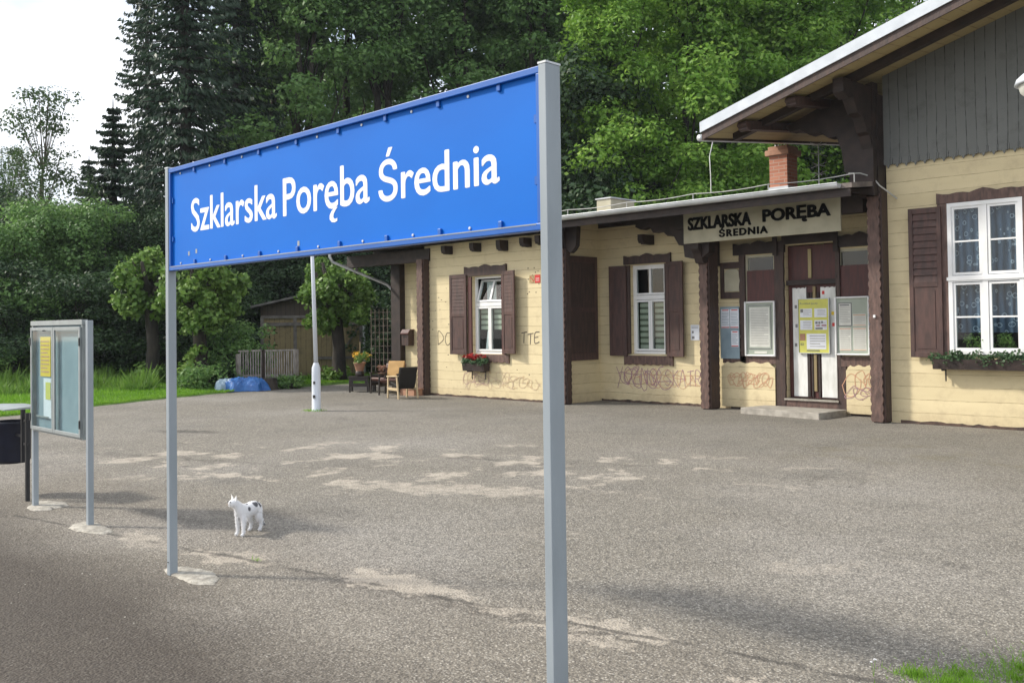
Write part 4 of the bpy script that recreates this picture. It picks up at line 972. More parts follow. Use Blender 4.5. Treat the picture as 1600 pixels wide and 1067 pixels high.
# aerial beside the chimney
an = thing('roof_aerial', (-9.66, 18.9, zl(18.9)), 'spiky multi-element metal aerial beside the brick chimney', 'aerial')
MB().tube([(0,0,-.05),(0,0,1.0)], .014, 6).build('mast', mt['galv'], an, world=False)
for z in (.98, .78, .55, .36):
    b = MB()
    for k in range(7):
        a = 6.283*k/7+z*3; b.tube([(0,0,z),(math.cos(a)*.17, math.sin(a)*.17, z+.06*math.sin(k*2.3))], .007, 4)
    b.build('element', mt['wire'], an, world=False)

# graffiti: marker lines on the planks
def strokes(name, mat, sk, x0, x1, z0, z1, y, w=.009):
    b = MB()
    for poly in sk:
        # smooth with Catmull-Rom
        P = [Vector((x0+(x1-x0)*u, 0, z0+(z1-z0)*v)) for u, v in poly]; Q = []
        for i in range(len(P)-1):
            p0, p1, p2, p3 = P[max(0, i-1)], P[i], P[i+1], P[min(len(P)-1, i+2)]
            for k in range(6):
                t = k/6; Q.append(.5*((2*p1)+(p2-p0)*t+(2*p0-5*p1+4*p2-p3)*t*t+(3*p1-p0-3*p2+p3)*t**3))
        Q.append(P[-1])
        for a, c in zip(Q, Q[1:]):
            d = (c-a);
            if d.length < 1e-5: continue
            d.normalize(); nrm = Vector((-d.z, 0, d.x))*w; e = d*w*.4
            b.add([(q.x, y, q.z) for q in (a-e+nrm, c+e+nrm, c+e-nrm, a-e-nrm)], [(0,1,2,3)]); y -= .000004
    return b.build(name, mat, SB)
G = {'P': [[(0,0),(.05,1),(.6,.95),(.7,.7),(.5,.5),(.1,.5)]], 'O': [[(.5,1),(.1,.8),(0,.4),(.4,0),(.85,.2),(1,.7),(.5,1)]], 'Z': [[(0,.95),(.9,1),(.1,.1),(1,0)]],
     'S': [[(.9,.9),(.4,1),(.1,.75),(.5,.5),(.9,.3),(.5,0),(0,.15)]], 'K': [[(.1,1),(.15,0)],[(.9,1),(.2,.5),(1,-.1)]], 'A': [[(0,0),(.45,1),(.9,-.1)],[(.1,.4),(.9,.4)]],
     'T': [[(0,.9),(1,1)],[(.5,1),(.45,0)]], 'E': [[(.9,1),(.1,.9),(.1,0),(.9,.1)],[(.1,.5),(.7,.55)]], 'R': [[(.1,0),(.1,1),(.8,.85),(.6,.5),(.15,.5)],[(.4,.5),(1,0)]],
     'D': [[(.1,0),(.05,1),(.7,.8),(.95,.4),(.1,0)]], 'C': [[(.9,.9),(.3,.9),(.05,.4),(.4,0),(.9,.2)]], 'W': [[(0,1),(.25,0),(.5,.7),(.75,0),(1,1)]],
     'N': [[(0,0),(.1,1),(.85,0),(.95,1)]], 'Y': [[(0,1),(.45,.5)],[(.9,1),(.2,-.3)]], 'H': [[(.1,1),(.05,0)],[(.9,1),(.85,-.1)],[(.05,.5),(.9,.5)]], 'B': [[(.1,0),(.1,1),(.7,.85),(.3,.55),(.9,.3),(.1,0)]],
     'L': [[(.1,1),(.05,0),(.9,.05)]], 'I': [[(.5,1),(.45,0)]]}
def tagline(name, mat, word, x0, x1, z0, z1, y, w=.009):
    n = len(word); sk = []
    for i, c in enumerate(word):
        jit = random.uniform(-.06, .06)
        for poly in G[c]: sk.append([((i+.08+u*.84+.05*v)/n, v*.9+.05+jit) for u, v in poly])
    strokes(name, mat, sk, x0, x1, z0, z1, y, w)
def scribble(mat, x0, x1, z0, z1, y, loops, seed, w=.008):
    rd = random.Random(seed); pts = []
    for k in range(loops):
        c = (k+.5)/loops; rx = rd.uniform(.35, 1.1)/loops; rz = rd.uniform(.25, .5); cz = rd.uniform(.4, .6); a0 = rd.uniform(0, 6.28); sgn = rd.choice((-1, 1)); tilt = rd.uniform(-.5, .5)/loops
        for q in range(7):
            a = a0+sgn*q*rd.uniform(.7, 1.0); pts.append((c+math.cos(a)*rx+tilt*math.sin(a), cz+math.sin(a)*rz))
    strokes('graffiti', mat, [pts], x0, x1, z0, z1, y, w)
scribble(mt['graff_p'], -14.6, -13.2, .30, .86, YR-.004, 7, 4, .009)
scribble(mt['graff_r'], -14.4, -12.2, .36, .84, YR-.006, 9, 8, .005)
tagline('graffiti', mt['graff_p'], 'YOZNO', -14.75, -13.5, .42, .86, YR-.008, .009)
tagline('graffiti', mt['graff_p'], 'SKATRA', -13.3, -12.05, .42, .82, YR-.004, .008)
tagline('graffiti', mt['graff_k'], 'DC', -19.95, -19.35, 1.35, 1.75, YL-.004, .011)
tagline('graffiti', mt['graff_k'], 'TTE', -16.72, -16.05, 1.42, 1.72, YL-.004, .013)
scribble(mt['graff_l'], -18.9, -17.2, .22, .74, YL-.004, 9, 3, .009)
scribble(mt['graff_p'], -18.8, -18.0, .30, .72, YL-.006, 4, 5, .005)
scribble(mt['graff_l'], -17.3, -16.2, .28, .62, YL-.008, 6, 6, .008)
scribble(mt['graff_r'], -11.5, -10.45, .50, .82, T-.089, 8, 9, .007)
tagline('graffiti', mt['graff_r'], 'RABLO', -11.5, -10.5, .50, .80, T-.092, .006)
scribble(mt['graff_r'], -8.76, -8.06, .42, .90, T-.089, 4, 2, .008)
scribble(mt['graff_p'], -8.76, -8.16, .30, .62, T-.093, 4, 12, .006)
# nail heads, chips and knocks in the paint
b = MB()
for k in range(70):
    x = random.uniform(-20.2, -15.4); z = random.uniform(.1, 3.6); r = random.uniform(.006, .02)
    if w1[0]-.8 < x < w1[1]+.8 and .8 < z < 3.5: continue
    b.box(x-r, x+r*random.uniform(.5, 2), YL-.0025, YL-.001, z-r*.6, z+r*.6)
for k in range(12):
    x = random.uniform(-16.5, -16.0); z = random.uniform(2.6, 3.5); r = .015; b.box(x-r, x+r, YL-.003, YL-.001, z-r, z+r)
b.build('paint_chips', mt['graff_k'], SB)

# ------------------------------------------------------------------ things on and around the building
nb = thing('name_board', (-10.23, 17.33, 3.62), 'old cream wooden station name board with black capitals, hung under the flat roof', 'sign')
MB().box(-12.03, -8.42, 17.30, 17.34, 3.62, 4.31).build('board', mt['cream'], nb, bevel=.005)
place_text('lettering', 'SZKLARSKA', (-11.90, -10.36, 3.90, 4.17), 17.297, mt['blackletter'], nb, extrude=.012, offset=.02, bold=.010)
place_text('lettering', 'PORĘBA', (-10.08, -8.62, 3.865, 4.19), 17.297, mt['blackletter'], nb, extrude=.012, offset=.02, bold=.010)
place_text('lettering', 'ŚREDNIA', (-11.12, -9.98, 3.70, 3.90), 17.297, mt['blackletter'], nb, extrude=.012, space=1.2, offset=.012, bold=.008)

def lines(b, x0, x1, z0, z1, y, n, jag=True):
    for k in range(n):
        z = z1-(z1-z0)*(k+.5)/n; xe = x1-(random.random()*(x1-x0)*.35 if jag and k % 4 == 3 else 0)
        b.box(x0, xe, y-.0015, y, z-(z1-z0)/n*.16, z+(z1-z0)/n*.16)
def notice(name, x0, x1, z0, z1, y, label):
    t = thing(name, ((x0+x1)/2, y, z0), label, 'notice case', 'notice cases beside the station door')
    b = MB(); frame_rect(b, x0, x1, z0, z1, y-.06, y, .035); b.build('frame', mt['white'], t, bevel=.012)
    MB().box(x0+.03, x1-.03, y-.02, y-.001, z0+.03, z1-.03).build('back', mt['casefield'], t)
    return t
t = notice('notice_case', -11.07, -10.34, 1.16, 2.34, T-.062, 'grey framed notice case with one large timetable, left of the door')
MB().box(-10.97, -10.45, T-.092, T-.088, 1.33, 2.24).build('timetable_frame', mt['casefield'], t)
MB().box(-10.99, -10.43, T-.0875, T-.084, 1.31, 2.26).build('timetable_border', mt['ink'], t)
MB().box(-10.95, -10.47, T-.096, T-.093, 1.36, 2.21).build('timetable', mt['paper'], t)
b = MB(); lines(b, -10.92, -10.50, 1.40, 2.18, T-.0965, 22); b.build('print', mt['inklight'], t)
MB().box(-10.85, -10.55, T-.088, T-.086, 1.22, 1.27).build('caption', mt['paper'], t)
t = notice('notice_case', -8.98, -8.26, 1.21, 2.38, T-.092, 'grey framed notice case holding four printed sheets, right of the door')
for xa, xb, za, zb, rd in ((-8.90, -8.65, 1.30, 1.76, 1), (-8.61, -8.34, 1.30, 1.76, 1), (-8.61, -8.34, 1.79, 2.03, 1), (-8.90, -8.65, 1.81, 2.24, 0)):
    p = MB().box(xa, xb, T-.117, T-.114, za, zb).build('sheet', mt['paper'], t)
    b = MB(); lines(b, xa+.02, xb-.02, za+.04, zb-.04, T-.1175, 10); b.build('print', mt['inklight'], p)
    if rd: MB().box(xa+.01, xb-.01, T-.119, T-.1176, zb-.028, zb-.012).box(xa+.01, xb-.01, T-.119, T-.1176, za+.012, za+.024).build('rule', mt['graff_r'], p)
MB().box(-8.92, -8.63, T-.1135, T-.1125, 1.79, 2.26).build('sheet_border', mt['ink'], t)
MB().box(-8.88, -8.68, T-.12, T-.1176, 2.20, 2.225).build('heading', mt['ink'], t)
t = thing('door_poster', (-9.55, T+.03, 1.24), 'lime yellow timetable poster with white panels, fixed to the white door', 'poster')
MB().box(-9.88, -9.20, T+.055, T+.075, 1.24, 2.36).build('board', mt['limeposter'], t)
b = MB(); frame_rect(b, -9.89, -9.19, 1.23, 2.37, T+.04, T+.076, .015); b.build('frame', mt['galv'], t)
y = T+.052
place_text('heading', 'Rozkład jazdy', (-9.84, -9.44, 2.24, 2.285), y+.002, mt['ink'], t)
for xa, xb, za, zb in ((-9.84, -9.57, 1.98, 2.16), (-9.52, -9.25, 1.98, 2.16), (-9.84, -9.57, 1.72, 1.92), (-9.52, -9.25, 1.72, 1.92), (-9.70, -9.27, 1.32, 1.64)):
    p = MB().box(xa, xb, y, y+.002, za, zb).build('panel', mt['paperwhite'], t); b = MB(); lines(b, xa+.07, xb-.02, za+.03, zb-.02, y-.0005, 5); b.build('print', mt['inklight'], p)
MB().box(-9.83, -9.77, y-.003, y-.001, 2.08, 2.15).box(-9.50, -9.45, y-.003, y-.001, 1.84, 1.89).box(-9.43, -9.39, y-.003, y-.001, 1.84, 1.89).box(-9.37, -9.33, y-.003, y-.001, 1.85, 1.90).box(-9.5, -9.34, y-.003, y-.001, 1.73, 1.765).box(-9.70, -9.42, y-.003, y-.001, 1.28, 1.30).build('pictogram', mt['ink'], t)
MB().box(-9.36, -9.26, y-.004, y-.002, 1.79, 1.83).box(-9.49, -9.40, y-.004, y-.002, 1.79, 1.82).build('stamp', mt['graff_p'], t)
MB().box(-9.85, -9.73, y-.003, y-.001, 1.50, 1.64).build('picture', mt['terracotta'], t)
place_text('number', '62', (-9.84, -9.77, 1.40, 1.45), y, mt['ink'], t)

t = thing('notice_board', (-11.45, T-.02, 1.12), 'flat blue-grey board with three red-edged sheets, right of the carved column', 'notice board')
MB().box(-11.69, -11.21, T-.095, T-.087, 1.10, 2.24).build('board', mt['bluegrey'], t)
MB().box(-11.69, -11.21, T-.087, T-.062, 1.11, 2.23).build('backing', mt['darkwood'], t)
for xa, xb, za, zb in ((-11.66, -11.45, 1.77, 2.19), (-11.43, -11.22, 1.77, 2.19), (-11.41, -11.23, 1.36, 1.71)):
    p = MB().box(xa, xb, T-.1, T-.096, za, zb).build('sheet', mt['paperwhite'], t); b = MB(); lines(b, xa+.02, xb-.02, za+.06, zb-.06, T-.1005, 9); b.build('print', mt['bluegrey'], p)
    MB().box(xa+.03, xb-.02, T-.1035, T-.1005, zb-.035, zb-.015).box(xa+.005, xb-.005, T-.1035, T-.1005, za+.008, za+.026).build('rule', mt['red'], p)
t = thing('notice_sheet', (-12.42, YR-.01, 1.50), 'small white laminated notice on the wall right of the middle window', 'notice')
MB().box(-12.53, -12.30, YR-.012, YR-.003, 1.50, 1.85).build('sheet', mt['paperwhite'], t)
b = MB(); lines(b, -12.51, -12.33, 1.76, 1.83, YR-.0125, 2); b.lathe([(0,0),(.03,0)], (0,0,0), 8); b.v = b.v[:16]; b.f = b.f[:12]
b.box(-12.50, -12.45, YR-.014, YR-.0125, 1.66, 1.71).box(-12.50, -12.43, YR-.014, YR-.0125, 1.53, 1.59).build('pictogram', mt['ink'], t)
# no smoking sign
t = thing('no_smoking_sign', (-16.2, YL-.01, 2.9), 'small red and white no smoking sign on the yellow planks', 'sign')
MB().box(-16.20, -16.02, YL-.012, YL-.004, 2.93, 3.13).build('plate', mt['red'], t)
MB().box(-16.39, -16.20, YL-.011, YL-.004, 2.93, 3.13).build('symbol_field', mt['soffit'], t)
b = MB(); ring = [(math.cos(6.283*k/20), math.sin(6.283*k/20)) for k in range(21)]
for (a, c), (e, f) in zip(ring, ring[1:]): b.obox((-16.29+a*.075, YL-.015, 3.03+c*.085), (-16.29+e*.075, YL-.015, 3.03+f*.085), .004, .014, (0,1,0))
b.v = [(v[0], YL-.0125-(.003 if v[1] < YL-.015 else 0), v[2]) for v in b.v]
b.build('ring', mt['red'], t)
MB().prism([(-16.35,3.075),(-16.34,3.09),(-16.23,2.985),(-16.24,2.97)], YL-.017, YL-.0135, 'Y').build('bar', mt['red'], t)
b = MB(); lines(b, -16.17, -16.05, 2.97, 3.06, YL-.0125, 3, False); b.build('wording', mt['paper'], t)

# letter box
t = thing('letter_box', (-22.7, YR, 1.3), 'brown-red metal letter box on the wall beside the leftmost corner post', 'letter box')
MB().prism([(18.02,1.32),(18.02,1.68),(18.08,1.78),(18.24,1.78),(18.24,1.32)], -22.88, -22.55, 'X').build('box', mt['brown'], t, bevel=.008)
MB().prism([(17.99,1.66),(17.99,1.70),(18.07,1.81),(18.24,1.81),(18.24,1.785),(18.08,1.785),(18.02,1.69)], -22.9, -22.53, 'X').build('lid', mt['redbrown'], t)
MB().box(-22.80, -22.63, 18.012, 18.022, 1.57, 1.60).build('slot', mt['black'], t)

# flower boxes
def planter(x0, x1, y, z0, z1, dep, mat, label, grp=None):
    t = thing('flower_box', ((x0+x1)/2, y, z0), label, 'flower box')
    MB().prism([(y-.02,z0),(y-dep+.03,z0),(y-dep,z1),(y-.0,z1)], x0, x1, 'X').build('box', mat, t)
    for x in (x0+.15, x1-.15): MB().box(x-.01, x+.01, y-dep*.8, y-.001, z0-.03, z0-.001).box(x-.01, x+.01, y-.02, y-.001, z0-.22, z0-.03).build('bracket', mt['black'], t)
    return t
t = planter(-18.62, -17.80, YL-.055, .72, .92, .24, mt['darkwood'], 'small window box with red geraniums under the left window')
cl = [(-.38+.76*i/13, -.14+random.uniform(-.06, .05), .22+random.uniform(0, .1), random.uniform(.08, .13)) for i in range(14)]
mesh_obj('foliage', crown_mesh('foliage', cl, 5200, .030, .4, .8, .8), mt['leaf_ivy'], t)
cl = [(-.36+.74*i/15, -.13+random.uniform(-.08, .08), .38+random.uniform(-.07, .06), random.uniform(.04, .075)) for i in range(16)]
mesh_obj('flowers', crown_mesh('flowers', cl, 16000, .018, .5, .9, .8), mt['petalred'], t)
t = planter(-6.72, -4.9, YM-.06, 1.02, 1.20, .24, mt['darkwood'], 'long dark window box full of grey-green foliage under the large white window')
cl = [(-.9+1.8*i/25, -.16+random.uniform(-.06, .06), .21+random.uniform(-.05, .08), random.uniform(.09, .14)) for i in range(26)]
mesh_obj('foliage', crown_mesh('foliage', cl, 5200, .026, .4, .8, .8), mt['leaf_ivy'], t)

# concrete step
t = thing('concrete_step', (-9.8, 17.8, 0), 'worn concrete slab step in front of the station door', 'step')
MB().prism([(-10.72,17.35),(-8.85,17.12),(-8.78,18.14),(-10.60,18.14)], -.05, .125, 'Z').build('slab', mt['concrete'], t, bevel=.012)

# lamp on the gable
t = thing('yard_lamp', (-5.0, 17.4, 6.3), 'round white street lamp cut off by the right edge, against the grey gable', 'lamp')
lx, ly, lz = -3.17, 11.48, 4.49
t.location = (lx, YM-.1, lz+.35)
MB().tube([(lx, YM-.08, lz-.2), (lx, YM-.5, lz+.35), (lx, ly+1.0, lz+.45), (lx, ly, lz+.22)], .03, 8).build('arm', mt['galv'], t)
MB().lathe([(.02,.25),(.07,.24),(.10,.16),(.22,.10),(.31,.02),(.33,-.04),(.31,-.045),(.0,-.03)], (lx, ly, lz+.02), 28).build('shade', mt['pole'], t, smooth=True)
MB().lathe([(.29,-.05),(.27,-.12),(.20,-.19),(.10,-.225),(0,-.235)], (lx, ly, lz+.02), 28).build('glass_bowl', mt['paper'], t, smooth=True)

# ------------------------------------------------------------------ blue platform sign
SY = 3.35
sg = thing('station_sign', (-5.1, SY, 0), 'big blue platform sign with white station name on two grey posts', 'sign')
XL0, XL1, XR0, XR1 = -7.16, -7.11, -3.13, -3.08
for a, c, dp in ((XL0, XL1, .030), (XR0, XR1, .068)):
    p = MB().box(a, c, SY-.035, SY+dp, 0, 3.155).build('post', mt['alu'], sg, bevel=.004)
    MB().box(a-.002, c+.002, SY-.037, SY+dp+.002, 3.155, 3.165).build('cap', mt['galv'], p)
    MB().lathe([(.008,0),(.008,.004),(0,.005)], (0,0,0), 8).build('bolt', mt['black'], p, world=False).location = ((a+c)/2-sg.location.x, -.037, .10)
# pull the cap of the bolts onto the front face
pn = MB().box(-7.11, -3.13, SY-.006, SY+.012, 2.39, 3.12).build('panel', mt['blue'], sg)
b = MB(); b.box(-7.11, -3.13, SY-.03, SY+.03, 3.115, 3.15).box(-7.11, -3.13, SY-.03, SY+.03, 2.355, 2.39).box(-7.11, -7.085, SY-.029, SY+.029, 2.39, 3.115).box(-3.155, -3.13, SY-.029, SY+.029, 2.39, 3.115)
b.build('frame', mt['bluedark'], sg, bevel=.004)
MB().box(-7.08, -3.16, SY-.0315, SY-.0305, 2.3825, 2.3885).build('edge_strip', mt['alulight'], sg)
x = -6.95; k = 0
while x < -3.2:
    for z, d in ((3.115, -1), (2.39, 1)):
        if k % 2: MB().box(x-.013, x+.013, SY-.020, SY-.0065, z-(.034 if d < 0 else 0), z+(0 if d < 0 else .034)).build('clip', mt['bluedark'], sg, bevel=.003)
        else: MB().lathe([(.0,-.006),(.008,-.005),(.009,0)], (0,0,0), 10).build('screw', mt['galv'], sg, world=False)
        if not k % 2:
            s_o = sg.children[-1]; s_o.rotation_euler = (R(90), 0, 0)
    k += 1; x += .235
# screws were made at the origin of the sign: give them their seats
sc = [o for o in sg.children if o.name.startswith('screw')]
xs = [-6.95+.235*i for i in range(0, 60, 2) if -6.95+.235*i < -3.2]
for i, o in enumerate(sc): o.location = (xs[i//2]-sg.location.x, -.007, 3.098 if i % 2 == 0 else 2.407); o.rotation_euler = (R(-90), 0, 0)
for z in (2.9, 2.6):
    for x in (-7.07, -3.17): MB().box(x-.009, x+.009, SY-.018, SY-.0065, z-.02, z+.02).build('clip', mt['bluedark'], sg)
for word, x0, x1, z0, z1 in (('Szklarska', -6.775, -5.565, 2.632, 2.880), ('Poreba', -5.478, -4.535, 2.632, 2.880), ('Średnia', -4.440, -3.438, 2.620, 2.925)):
    o = place_text('lettering', word, (x0, x1, z0, z1), SY-.0068, mt['signwhite'], sg, extrude=.0008, bold=.0045)
    if word == 'Poreba':   # tail of the e-ogonek, part of the same word
        b = MB(); b.prism([(-4.905+u*.85, z-.008) for u, z in ((.02,2.645),(-.02,2.625),(-.045,2.600),(-.045,2.575),(-.02,2.556),(.02,2.552),(.05,2.560),(.05,2.577),(.02,2.572),(.0,2.583),(.005,2.605),(.03,2.628),(.055,2.645))], SY-.0078, SY-.0062, 'Y')
        b.build('ogonek', mt['signwhite'], o)
for x, z in ((-6.82, 2.47), (-6.70, 2.48), (-5.3, 2.44)):
    MB().box(x-.012, x+.012, SY-.0075, SY-.0061, z-.012, z+.02).build('scratch', mt['alulight'], pn)
def pad(x, y, rx, ry, seed, z=.006):
    rnd = random.Random(seed); n = 64; ph = [rnd.uniform(0, 6.28) for _ in range(4)]; pts = []
    for k in range(n):
        a = 6.283*k/n; q = 1+.17*math.sin(2*a+ph[0])+.10*math.sin(3*a+ph[1])+.04*math.sin(9*a+ph[2])+rnd.uniform(-.035, .035); pts.append((x+math.cos(a)*rx*q, y+math.sin(a)*ry*q))
    b = MB(); b.add([(px, py, .002) for px, py in pts]+[(x+(px-x)*.9, y+(py-y)*.9, z+.010) for px, py in pts]+[(x, y, z+.014)],
                    [(i, (i+1) % n, (i+1) % n+n, i+n) for i in range(n)]+[(i+n, (i+1) % n+n, 2*n) for i in range(n)])
    tag(b.build('concrete_footing', mt['footing'], smooth=True), 'x', 'footing', 'concrete footings of the platform posts')
    return bpy.context.scene.objects
for (x, y, rx, ry, sd), lb in (((-6.98, 3.44, .30, .15, 3), 'pale concrete footing round the left post of the blue sign'), ((-9.38, 3.58, .30, .16, 4), 'pale concrete footing round the right post of the display case'),
                           ((-10.95, 3.72, .32, .18, 5), 'pale concrete footing round the left post of the display case and the bin post'), ((-3.1, 3.4, .24, .14, 6), 'pale concrete footing round the right post of the blue sign')):
    before = set(bpy.data.objects); pad(x, y, rx, ry, sd); (set(bpy.data.objects)-before).pop()['label'] = lb

# ------------------------------------------------------------------ display case
CY = 3.60
dc = thing('display_case', (-10.25, CY, 0), 'grey two-door glazed display case on two posts left of the blue sign', 'display case')
for a, c, zt in ((-11.05, -10.99, .9), (-9.53, -9.47, 2.0)): MB().box(a+.012, c+.008, CY-.005, CY+.05, 0, zt).build('post', mt['alu'], dc, bevel=.004)
cx0, cx1, cz0, cz1 = -11.00, -9.575, .83, 1.99; cm = (cx0+cx1)/2-.03
b = MB(); b.box(cx0, cx1, CY+.03, CY+.04, cz0, cz1).box(cx0, cx0+.03, CY-.012, CY+.03, cz0, cz1).box(cx1-.03, cx1, CY-.012, CY+.03, cz0, cz1).box(cx0+.03, cx1-.03, CY-.012, CY+.03, cz0, cz0+.03).box(cx0-.01, cx1+.01, CY-.022, CY+.035, cz1-.03, cz1+.02)
b.build('cabinet', mt['alulight'], dc)
MB().box(cx0+.03, cx1-.03, CY+.020, CY+.029, cz0+.03, cz1-.03).build('back_panel', mt['bluegrey'], dc)
for a, c in ((cx0+.015, cm-.004), (cm+.004, cx1-.015)):
    b = MB(); frame_rect(b, a, c, cz0+.02, cz1-.05, CY-.034, CY-.013, .036); d = b.build('door', mt['alulight'], dc, bevel=.003)
    MB().box(a+.04, c-.04, CY-.026, CY-.022, cz0+.06, cz1-.09).build('pane', mt['caseglass'], d)
    for z in (cz0+.15, cz1-.2):
        x = a if a < cm-.1 and c < cm+.1 else c
        MB().box(x-.012, x+.012, CY-.044, CY-.035, z-.04, z+.04).build('hinge', mt['black'], d)
p = MB().box(-10.82, -10.52, CY+.014, CY+.018, 1.42, 1.84).build('yellow_notice', mt['yellowpaper'], dc); b = MB(); lines(b, -10.80, -10.55, 1.45, 1.81, CY+.0135, 9); b.build('print', mt['graff_r'], p)
MB().box(-10.72, -10.50, CY+.012, CY+.016, .98, 1.40).build('white_notice', mt['paperwhite'], dc)
MB().box(-10.65, -10.51, CY+.008, CY+.011, 1.18, 1.36).build('green_notice', mt['limeposter'], dc)
MB().box(-10.9, -10.55, CY-.004, CY+.004, .985, 1.0).build('shelf_strip', mt['alulight'], dc)
MB().box(-10.40, -10.36, CY+.008, CY+.012, 1.42, 1.86).build('yellow_strip', mt['yellowpaper'], dc)
MB().lathe([(0,0),(.02,0),(.02,.01),(0,.012)], (0,0,0), 10).build('lock', mt['black'], dc, world=False).location = (-10.55+10.25, -.036, 1.90)
dc.children[-1].rotation_euler = (R(90), 0, 0)

# ------------------------------------------------------------------ litter bin
t = thing('litter_bin', (-11.8, 3.68, 0), 'dark navy litter bin hung between black posts at the left edge', 'litter bin')
MB().lathe([(.0,.38),(.185,.38),(.20,.42),(.205,.84),(.215,.86),(.205,.86),(.195,.83),(.18,.45),(0,.44)], (-12.02, 3.70, 0), 28).build('bucket', mt['navy'], t, smooth=True)
MB().box(-11.455, -11.415, 3.66, 3.70, 0, .985).build('post', mt['black'], t)
MB().box(-11.60, -11.56, 3.66, 3.70, .42, 1.03).build('hanger', mt['black'], t)
MB().box(-11.56, -11.40, 3.672, 3.688, .62, .645).box(-11.56, -11.40, 3.672, 3.688, .88, .905).box(-11.82, -11.6, 3.672, 3.688, .7, .73).build('bracket', mt['black'], t)
MB().prism([(3.46,1.03),(3.70,1.045),(3.94,1.03),(3.94,1.02),(3.46,1.02)], -12.35, -11.52, 'X').build('lid', mt['alulight'], t)

# ------------------------------------------------------------------ lamp pole
t = thing('lamp_pole', (-18.57, 12.15, 0), 'slender white lamp pole with a thicker foot sleeve in the middle of the yard', 'lamp pole')
MB().lathe([(.115,0),(.105,.02),(.100,.80),(.098,.98),(.055,1.10)], (0,0,0), 16).build('sleeve', mt['pole'], t, world=False, smooth=True)
MB().tube([(0,0,1.05),(-.04,-.03,3),(-.10,-.06,5.0)], .05, 12, r2=.035).build('pole', mt['pole'], t, world=False, smooth=True)
MB().box(.02, .10, -.11, -.095, .30, .37).box(.03, .09, -.105, -.09, .62, .68).build('door_catch', mt['black'], t, world=False)

# ------------------------------------------------------------------ shed
ang = math.atan2(18.87-16.60, -28.28+29.67)
sx_, sy_ = -30.35, 19.7
# local: front faces local +X after rotation, front runs along local Y
sh = thing('wooden_shed', (sx_, sy_, 0), 'weathered ochre wooden shed with grey framing and shallow felt roof behind the picket fence', 'shed')
ax = Vector((math.cos(ang), math.sin(ang), 0)); fx = Vector((ax.y, -ax.x, 0))
sh.rotation_euler = (0, 0, math.atan2(fx.y, fx.x))
Wd = 3.7
b = MB(); b.box(-3.5, 0, -Wd/2, Wd/2, 0, 2.30); b.build('wall', mt['shedwood'], sh, world=False)
b = MB(); b.prism([(-Wd/2,2.31),(Wd/2,2.31),(Wd/2,2.72),(.1,3.12),(-Wd/2,2.72)], -3.5, .012, 'X'); b.build('gable', mt['shedtop'], sh, world=False)
b = MB()
for y in (-Wd/2+.05, -.62, .12, .9, Wd/2-.05): b.box(.013, .06, y-.06, y+.06, 0, 2.30)
b.box(.013, .055, -Wd/2, Wd/2, 1.98, 2.10); b.box(.013, .055, .18, Wd/2-.1, .72, .82); b.box(.013, .055, -Wd/2, Wd/2, .02, .12); b.box(.013, .058, -Wd/2, Wd/2, 2.26, 2.36)
b.obox((.045, 1.0, .85), (.045, 1.72, 1.9), .07, .03, (1,0,0))
b.build('framing', mt['shedframe'], sh, world=False)
b = MB()
for s in (-1, 1): b.prism([(0,3.14),(0,3.22),(s*(Wd/2+.35),2.72),(s*(Wd/2+.35),2.64)], -3.7, .35, 'X')
b.build('roof', mt['shedroof'], sh, world=False)
MB().tube([(.08,Wd/2+.06,2.5),(.08,Wd/2+.06,.08)], .05, 8).build('drainpipe', mt['galv'], sh, world=False)

# ------------------------------------------------------------------ picket fence, stump, tarpaulin
t = thing('picket_fence', (-26.6, 15.9, 0), 'short weathered grey picket fence of two panels in front of the shed', 'fence')
A_, B_, C2 = Vector((*at(372, 31.3), 0)), Vector((*at(411, 31.2), 0)), Vector((*at(462, 31.0), 0))
for k, p in enumerate((A_, B_, C2)):
    b = MB(); b.box(p.x-.06, p.x+.06, p.y-.06, p.y+.06, 0, 1.22 if k else 1.1); b.build('post', mt['picket'] if k != 1 else mt['darkwood'], t)
for P, Q in ((A_, B_), (B_, C2)):
    b = MB(); b.obox(P+Vector((0,0,.40)), Q+Vector((0,0,.42)), .03, .06); b.obox(P+Vector((0,0,1.19)), Q+Vector((0,0,1.20)), .06, .05); b.build('rail', mt['picket'], t)
    b = MB(); d = (Q-P); n = int(d.length/.072); nr = Vector((-d.y, d.x, 0)).normalized()*.03
    if (nr.x, nr.y) != (0, 0) and nr.dot(P) > 0: nr = -nr
    for k in range(1, n):
        c = P+d*k/n+nr; lean = d.normalized()*random.uniform(-.015, .015); b.obox(c+Vector((0,0,.30+random.uniform(-.02, .02))), c+lean+Vector((0,0,1.17+random.uniform(-.02, .01))), .034, .018, nr)
    b.build('pickets', mt['picket'], t)
x, y = at(421, 30.4)
t = thing('tree_stump', (x, y, 0), 'low dark sawn tree stump beside the blue tarpaulin', 'stump')
MB().lathe([(.30,0),(.24,.08),(.22,.34),(.21,.36),(0,.355)], (0,0,0), 14).build('stump', mt['bark'], t, world=False, smooth=True)
